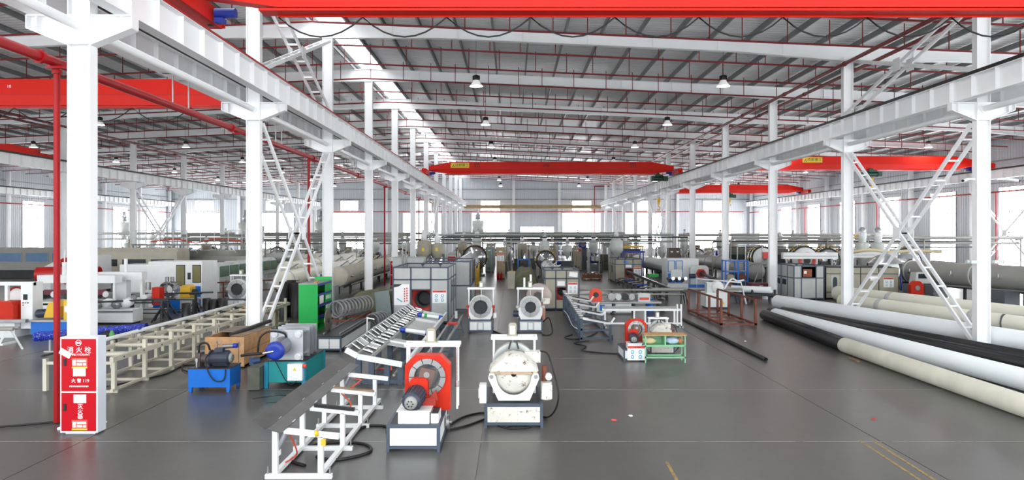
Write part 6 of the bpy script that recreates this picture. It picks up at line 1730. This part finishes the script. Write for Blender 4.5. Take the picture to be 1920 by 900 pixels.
for i, (x, y) in enumerate(((21.35, 41.6), (22.3, 41.6))):
    r = thing('material_hopper', '%s of the twin white hoppers with loaders behind the cross brace' % ORD[i], 'hopper', (x, y, 0))
    MB().lathe([(.10, 1.2), (.14, 1.4), (.36, 1.75), (.36, 2.75), (.001, 2.8)], (0, 0, 0), (0, 0, 1), 18).build('bin', HOPPER, r)
    MB().lathe([(.001, 2.8), (.22, 2.8), (.22, 3.05), (.24, 3.1), (.24, 3.4), (.001, 3.45)], (0, 0, 0), (0, 0, 1), 14).build('loader', PANEL, r); MB().lathe([(.2, 3.45), (.2, 3.6), (.1, 3.72), (.001, 3.72)], (0, 0, 0), (0, 0, 1), 14).build('loader_motor', ALU, r)
    for s in (-1, 1): MB().box(s * .32 - .03, s * .32 + .03, -.03, .03, 0, 1.75).build('leg', OLIVEG, r)
    MB().path([(-.24, 0, 3.2), (-.5, -.1, 3.2), (-.7, -.1, 2.5), (-.6, 0, 1.6)], .035, 8).build('hose', YELLOW if i == 0 else GREYT, r)
r = thing('orange_cutter', 'orange disc cutter with a control desk under the cross brace', 'machine', (19.6, 33.0, 0))
MB().plate_hole(.62, .35, 1.05, .18, .72, .13, 0, .25, 24).build('disc_guard', ORANGE, r); MB().cyl((0, -.02, .72), (0, .2, .72), .12, 14).build('spindle', STEEL, r); MB().box(-.5, .9, 0, .8, 0, .35).build('base', DARK, r)
MB().prism([(.1, .9), (.85, .9), (.8, 1.45), (.2, 1.45)], 'y', .4, .9).build('control_desk', HOPPER, r); MB().box(.28, .74, .39, .4, 1.15, 1.38).build('desk_screen', GLASSY, r)
for k in range(5): MB().cyl((.5 + .25 * k, .1, .45), (.5 + .25 * k, .5, .5), .12, 10).build('tool_roll', DARK if k % 2 else DEEPBLUE, r)
GT = tank('large grey vacuum tank behind the nearest column of the floor pipe row', (20.6, 35.5), (24.0, 24.5), 1.38, .56, GREYT, 0, GREYP, 5, band=HOPPER)
for i, (t, w) in enumerate(((.20, 1.7), (.50, 1.2), (.75, 1.5))):
    c = (20.6 + 3.4 * t, 35.5 - 11 * t)
    o = MB().box(-.45, .45, 0, w, .12, .86).box(-.40, .40, .05, w - .05, 0, .12).build('pump_box', DGREY, None, (c[0] - .75, c[1] - .6, 0), .3); tag(o, '%s dark grey pump box in front of the large grey tank' % ORD[i], 'box')
r = thing('tank_cone', 'pale cone duct at the far end of the large grey tank', 'duct', (20.2, 37.0, 0)); MB().lathe([(.9, 0), (.5, .35), (.15, .5)], (0, 0, 1.75), (0, 0, 1), 16).build('cone', ALU, r); MB().cyl((-.2, .5, 1.3), (.15, -.4, 1.4), .62, 20).build('white_collar', HOPPER, r); MB().box(-.5, .5, -.2, .6, 0, .9).build('stand', DGREY, r)
MB().path([(-1.4, .8, 2.3), (-.6, .4, 2.45), (.4, .2, 2.35), (1.5, -.2, 2.4), (2.6, -.8, 2.4)], .09, 8).build('cream_hose', mat('cream_hose', (.86, .80, .64), .5), r)

r = thing('dark_drive_unit', 'dark machine drive with hoses between the orange disc cutter and the grey tank', 'machine', (22.0, 37.9, 0))
MB().box(-.9, .9, 0, 1.2, .1, 1.3).build('body', OLIVEG, r); MB().box(-.8, .8, .1, 1.1, 0, .1).build('plinth', DARK, r)
for k in range(7): MB().path([(-.8 + .25 * k, -.02, 1.25), (-.75 + .25 * k, -.15, .9 - .05 * k), (-.7 + .25 * k, -.12, .4), (-.6 + .22 * k, -.02, .2)], .04, 6).build('hose', (DARK, DEEPBLUE, OLIVEG)[k % 3], r)
MB().cyl((-.3, .5, 1.3), (-.3, .5, 1.75), .3, 14).build('filter_can', DARK, r)
# ---- generic far lines
E0 = {}
def far_line(x, y, label, tank_m, flip=False, R_=.6, mot=DEEPBLUE, base=BEIGE, hh=0.0):
    tank('%s sizing tank of the %s' % ({'PIPEC': 'cream', 'HOPPER': 'pale grey', 'ALU': 'silver', 'GREYT': 'grey'}[tank_m], label), (x, y), (x + .1, y + 9), 1.05, .5, globals()[tank_m], 4, ALU, 4)
    die_head('die head with brass fittings in the %s' % label, (x + .1, y + 10.2, 0), R_, 1.2)
    extruder('hopper-topped extruder of the %s' % label, (x + .1, y + 12.2, 0), 0, base, mot, HOPPER, hh)
    cabinet('control cabinet of the %s' % label, (x + 1.5, y + 11, 0), .7, .6, 2.0, base)
for a in ((-17.6, 56, 'third line past the ladder-like brace', 'PIPEC', False, .7, OLIVEG, BEIGE, .3), (-21.5, 60, 'fourth line past the ladder-like brace', 'HOPPER', False, .6, DEEPBLUE, GREYP, .5),
          (-25.0, 62, 'line along the far column row', 'PIPEC', False, .7, DEEPBLUE, BEIGE, .6), (-33, 64, 'line just past the far column row', 'GREYT', False, .7, OLIVEG, GREYP, .7),
          (-38.5, 66, 'middle line of the outermost bay', 'PIPEC', False, .6, DEEPBLUE, BEIGE, .5), (-43.5, 68, 'outermost line by the window wall', 'HOPPER', False, .6, DEEPBLUE, GREYP, .6),
          (-5.6, 64, 'far line beside the hydrant cabinet row', 'HOPPER', False, .7, DEEPBLUE, BEIGE, .4), (-.5, 68, 'farthest line in the middle of the central aisle', 'ALU', False, .6, OLIVEG, BEIGE, .6),
          (3.9, 74, 'farthest line beside the tall beige cabinets', 'PIPEC', False, .6, DEEPBLUE, GREYP, .6), (8.6, 76, 'farthest line behind the dark blue extruder', 'HOPPER', False, .6, OLIVEG, BEIGE, .6),
          (16.2, 50, 'first line in the bay behind the floor pipes', 'GREYT', False, .8, OLIVEG, BEIGE, .5), (20.2, 52, 'second line in the bay behind the floor pipes', 'PIPEC', False, .8, DEEPBLUE, BEIGE, .5),
          (24.8, 46, 'third line in the bay behind the floor pipes', 'HOPPER', False, .8, DEEPBLUE, GREYP, .4), (29.2, 50, 'line along the window wall behind the floor pipes', 'GREYT', False, .8, OLIVEG, BEIGE, .4)):
    far_line(*a)
for i, (x, y, m) in enumerate(((1.8, 66, HOPPER), (3.2, 70, BEIGE), (-2.2, 72, BEIGE), (9.8, 70, GREYP), (12.4, 52, mat('brown_cabinet', (.36, .30, .27), .5)), (17.2, 64, mat('brown_cabinet')), (-11, 70, BEIGE), (-16, 76, GREYP))):
    cabinet('%s of the loose control cabinets standing among the far lines' % ORD[i], (x, y, 0), .9, .7, 2.2, m, 2)
housing('dark covered unit behind the small grey tank and the scaffold frame', (16.9, 46.9, 0), 4.2, 1.3, .5, 2.3, OLIVEG, 3, legs=False)
HP = None
for i, (x, y, s, m) in enumerate(((-26.2, 58.5, 1.0, 0), (-22.9, 59.4, .9, 1), (-19.4, 64.5, 1.0, 0), (-15.9, 60.5, 1.05, 1), (-13.2, 63, .9, 0), (-10.9, 66, 1.0, 1), (-8.6, 66.5, .9, 0), (-4.4, 60.5, 1.0, 0), (-.6, 57.5, .9, 1), (.9, 60, 1.0, 0),
                                   (4.6, 56.8, .95, 1), (9.6, 58, 1.0, 0), (12.75, 58, .9, 1), (18.3, 56.5, 1.0, 0), (22.4, 57, 1.1, 1), (26.8, 57.5, 1.0, 0), (31.0, 60, 1.0, 1), (2.0, 63.5, .9, 1), (6.9, 67, 1.0, 0), (-34.8, 62, 1.0, 1), (-40.8, 64, 1.0, 0))):
    if HP is None or m not in HP:
        HP = HP or {}
        r = thing('dosing_hopper', 'x', 'hopper', (x, y, 0), group='dosing hoppers among the far lines')
        MB().lathe([(.10, 1.25), (.12, 1.4), (.42, 1.85), (.42, 2.45), (.001, 2.5)], (0, 0, 0), (0, 0, 1), 16).build('bin', (BEIGE, HOPPER)[m], r)
        MB().lathe([(.001, 2.5), (.18, 2.5), (.18, 2.85), (.11, 2.9), (.11, 3.1), (.001, 3.12)], (0, 0, 0), (0, 0, 1), 12).build('loader', PANEL, r)
        for s_ in (-1, 1):
            for t in (-1, 1): MB().box(s_ * .38 - .03, s_ * .38 + .03, t * .38 - .03, t * .38 + .03, 0, 1.9).build('leg', OLIVEG, r)
        MB().box(-.7, .7, -.5, .5, .0, .7).box(-.45, .45, -.55, .55, .7, 1.1).build('feeder_base', (OLIVEG, DGREY)[m], r)
        MB().cyl((-.9, 0, .9), (-.4, 0, .9), .18, 12).build('feeder_motor', DEEPBLUE, r)
        MB().path([(.18, 0, 2.7), (.5, .1, 2.75), (.75, .1, 2.2), (.8, .2, 1.0), (.9, .3, .1)], .04, 8).build('hose', mat('hose_tan'), r)
        HP[m] = r
    else:
        r = copy_tree(HP[m]); r.location = (x, y, 0); r.rotation_euler = (0, 0, .6 * i)
    r.scale = (s, s, s)
    r['label'] = '%s dosing hopper, %s, counted across the far lines' % (ORD[i], ('beige with a dark base', 'pale with a grey base')[m])
# purple and blue stores racks near the back wall
for i, (x, y, m) in enumerate(((-1.0, 88, 'violet_paint'), (6.2, 92, 'violet_paint'), (13.0 - .9, 72, 'violet_paint'))):
    r = thing('stores_rack', '%s violet stores rack near the back wall' % ORD[i], 'rack', (x, y, 0)); vm = mat('violet_paint', (.30, .28, .62), .5)
    for xx in (-1.2, 0, 1.2):
        for yy in (0, .8): MB().box(xx - .05, xx + .05, yy - .05, yy + .05, 0, 2.6).build('post', vm, r)
    for z in (.4, 1.1, 1.8, 2.5): MB().box(-1.2, 1.2, 0, .8, z - .04, z + .04).build('shelf', vm, r)
    for k in range(6): MB().box(-1.1 + .8 * (k % 3), -.55 + .8 * (k % 3), .1, .7, .44 + .7 * (k // 3), .85 + .7 * (k // 3)).build('stored_box', (DARKWOOD, GREYP, BEIGE)[k % 3], r)
# tall silo hoppers
for i, (x, y, z) in enumerate(((-4.0, 80, 2.8), (-46.6, 82, 2.6), (-27.3, 70, 2.4), (-21.8, 78, 2.6), (-19.6, 52.0, 1.9))):
    r = thing('silo', '%s tall pale silo with a stepped loader rising over the far lines' % ORD[i], 'silo', (x, y, 0))
    MB().lathe([(.15, z), (.7, z + .8), (.7, z + 2.0), (.001, z + 2.1)], (0, 0, 0), (0, 0, 1), 18).build('bin', HOPPER, r)
    MB().lathe([(.001, z + 2.1), (.3, z + 2.1), (.3, z + 2.7), (.16, z + 2.8), (.16, z + 3.3), (.001, z + 3.3)], (0, 0, 0), (0, 0, 1), 12).build('loader', ALU, r)
    for s in (-1, 1):
        for t in (-1, 1): MB().box(s * .6 - .05, s * .6 + .05, t * .6 - .05, t * .6 + .05, 0, z + .8).build('leg', GREYT, r)
# overhead conveying pipes across the hall
def over_pipe(label, x0, x1, y, z, r_, m=GREYT, posts=3.5, second=0.0):
    r = thing('conveying_pipe', label, 'pipe', (x0, y, 0))
    MB().cyl((0, 0, z), (x1 - x0, 0, z), r_, 10).build('pipe', m, r)
    if second: MB().cyl((0, .3, z - second), (x1 - x0, .3, z - second), r_ * .7, 8).build('pipe', m, r)
    n = int((x1 - x0) / posts)
    for i in range(n + 1):
        x = (x1 - x0) * i / n
        MB().cyl((x, .15, 0), (x, .15, z - r_), .04, 8).box(x - .12, x + .12, -.1, .45, z - r_ - .06, z - r_).build('support_post', GREYT, r)
for a in (('thick grey overhead pipe crossing the central aisle beyond the silver tank', -6.6, 13.0, 55.0, 3.22, .10, mat('pale_grey_pipe', (.66, .69, .68), .4, .2), 4.8, .55),
          ('second overhead pipe behind the thick grey one in the central aisle', -6.6, 13.0, 69, 3.05, .10, GREYT, 4.8, .5),
          ('third overhead pipe near the back of the central aisle', -6.6, 13.0, 79, 3.35, .12, GREYT, 6, .7),
          ('overhead pipe across the bay past the ladder-like brace', -27.5, -8.2, 57, 3.15, .10, GREYT, 4.8, .4),
          ('farther overhead pipe across the bay past the ladder-like brace', -27.5, -8.2, 71, 3.3, .12, GREYT, 6, .6),
          ('overhead pipe over the die heads behind the floor pipes', 14.4, 33.5, 44.8, 3.05, .10, GREYT, 4.8, .35),
          ('farther overhead pipe in the bay behind the floor pipes', 14.4, 33.5, 59, 3.2, .12, GREYT, 6, .5),
          ('low overhead pipe between the first two in the central aisle', -6.6, 13.0, 61.5, 2.75, .07, DARK, 3.9, .35),
          ('dark overhead pipe just in front of the thick grey one', -6.6, 13.0, 50.5, 3.05, .05, DARK, 6.5, .0),
          ('low overhead pipe past the ladder-like brace', -27.5, -8.2, 64.0, 2.7, .07, DARK, 3.9, .35),
          ('thin overhead pipe nearest the ladder-like brace', -27.5, -8.2, 54, 3.0, .05, STEEL, 6.4, .3),
          ('low dark overhead pipe behind the die heads', 14.4, 33.5, 48.9, 2.75, .06, DARK, 6.3, .4),
          ('overhead pipe across the outermost bay', -49, -30, 74, 3.3, .12, GREYT, 6, .6)):
    over_pipe(*a)
# walkway deck with rail beyond the far column row
r = thing('walkway', 'white railed walkway over the large white housing', 'walkway', (-27.6, 49.5, 0))
MB().box(0, 9, 0, 1.2, 2.45, 2.55).build('deck', GREYT, r)
for x in (0, 3, 6, 8.9): MB().box(x, x + .08, .1, .18, 0, 2.45).box(x, x + .08, 1.0, 1.08, 0, 2.45).build('post', GREYT, r)
for k in range(10): MB().cyl((k, .05, 2.55), (k, .05, 3.55), .025, 6).build('baluster', PANEL, r)
for z in (3.05, 3.55): MB().cyl((0, .05, z), (9, .05, z), .025, 6).build('rail', PANEL, r)
MB().path([(1, .4, 2.7), (3, .5, 2.9), (4.5, .4, 2.65), (6, .6, 2.95), (8, .4, 2.7)], .05, 8).build('orange_hose', HOSE_O, r)
# cctv cameras on the column
for i, (x, z, s) in enumerate(((13.45, 4.95, -1), (14.1, 4.95, 1))):
    r = thing('cctv_camera', '%s white bullet camera on the nearest column of the floor pipe row' % ORD[i], 'camera', (x, 19.85, z)); MB().bar((0, 0, 0), (s * .25, -.05, 0), .05, .05).build('arm', PANEL, r)
    MB().cyl((s * .22, -.05, .0), (s * .48, -.22, -.06), .045, 12).build('body', PANEL, r); MB().cyl((s * .48, -.22, -.06), (s * .50, -.23, -.065), .035, 12).build('lens', BLACK, r)
for i, s in enumerate((-1, 1)):
    o = MB().box(-.12, .12, -.1, .1, -.05, .05).cyl((s * .12, 0, 0), (s * .2, 0, 0), .06, 10).build('junction_clamp', HOPPER, None, (13.75 + s * .34, 19.85, 2.55)); tag(o, '%s pale junction clamp at mid height on the nearest column of the pipe row' % ORD[i], 'clamp')

# small scraps on the open floor
for i, (px, py, m, lab) in enumerate(((1151, 788, SIGNRED, 'tiny orange scrap on the open floor before the small orange cutter'), (1183, 780, PANEL, 'tiny pale plastic shaving on the open floor'), (1638, 786, RUSTRED, 'tiny rust-coloured scrap on the floor before the dusty cream pipe'), (1397, 640, PANEL, 'tiny white scrap on the floor near the thin black pipe'))):
    p = fl(px, py)
    b = MB(); R2 = random.Random(i)
    n = 7; ring = [(.05 * R2.uniform(.6, 1.3) * math.cos(2 * PI * k / n), .04 * R2.uniform(.6, 1.3) * math.sin(2 * PI * k / n)) for k in range(n)]
    b.add([(x, y, 0) for x, y in ring] + [(x * .6, y * .6, .012 + .01 * R2.random()) for x, y in ring], [tuple(range(n, 2 * n))] + [(k, (k + 1) % n, n + (k + 1) % n, n + k) for k in range(n)])
    tag(b.build('floor_scrap', m, None, (p[0], p[1], .001)), lab, 'scrap')
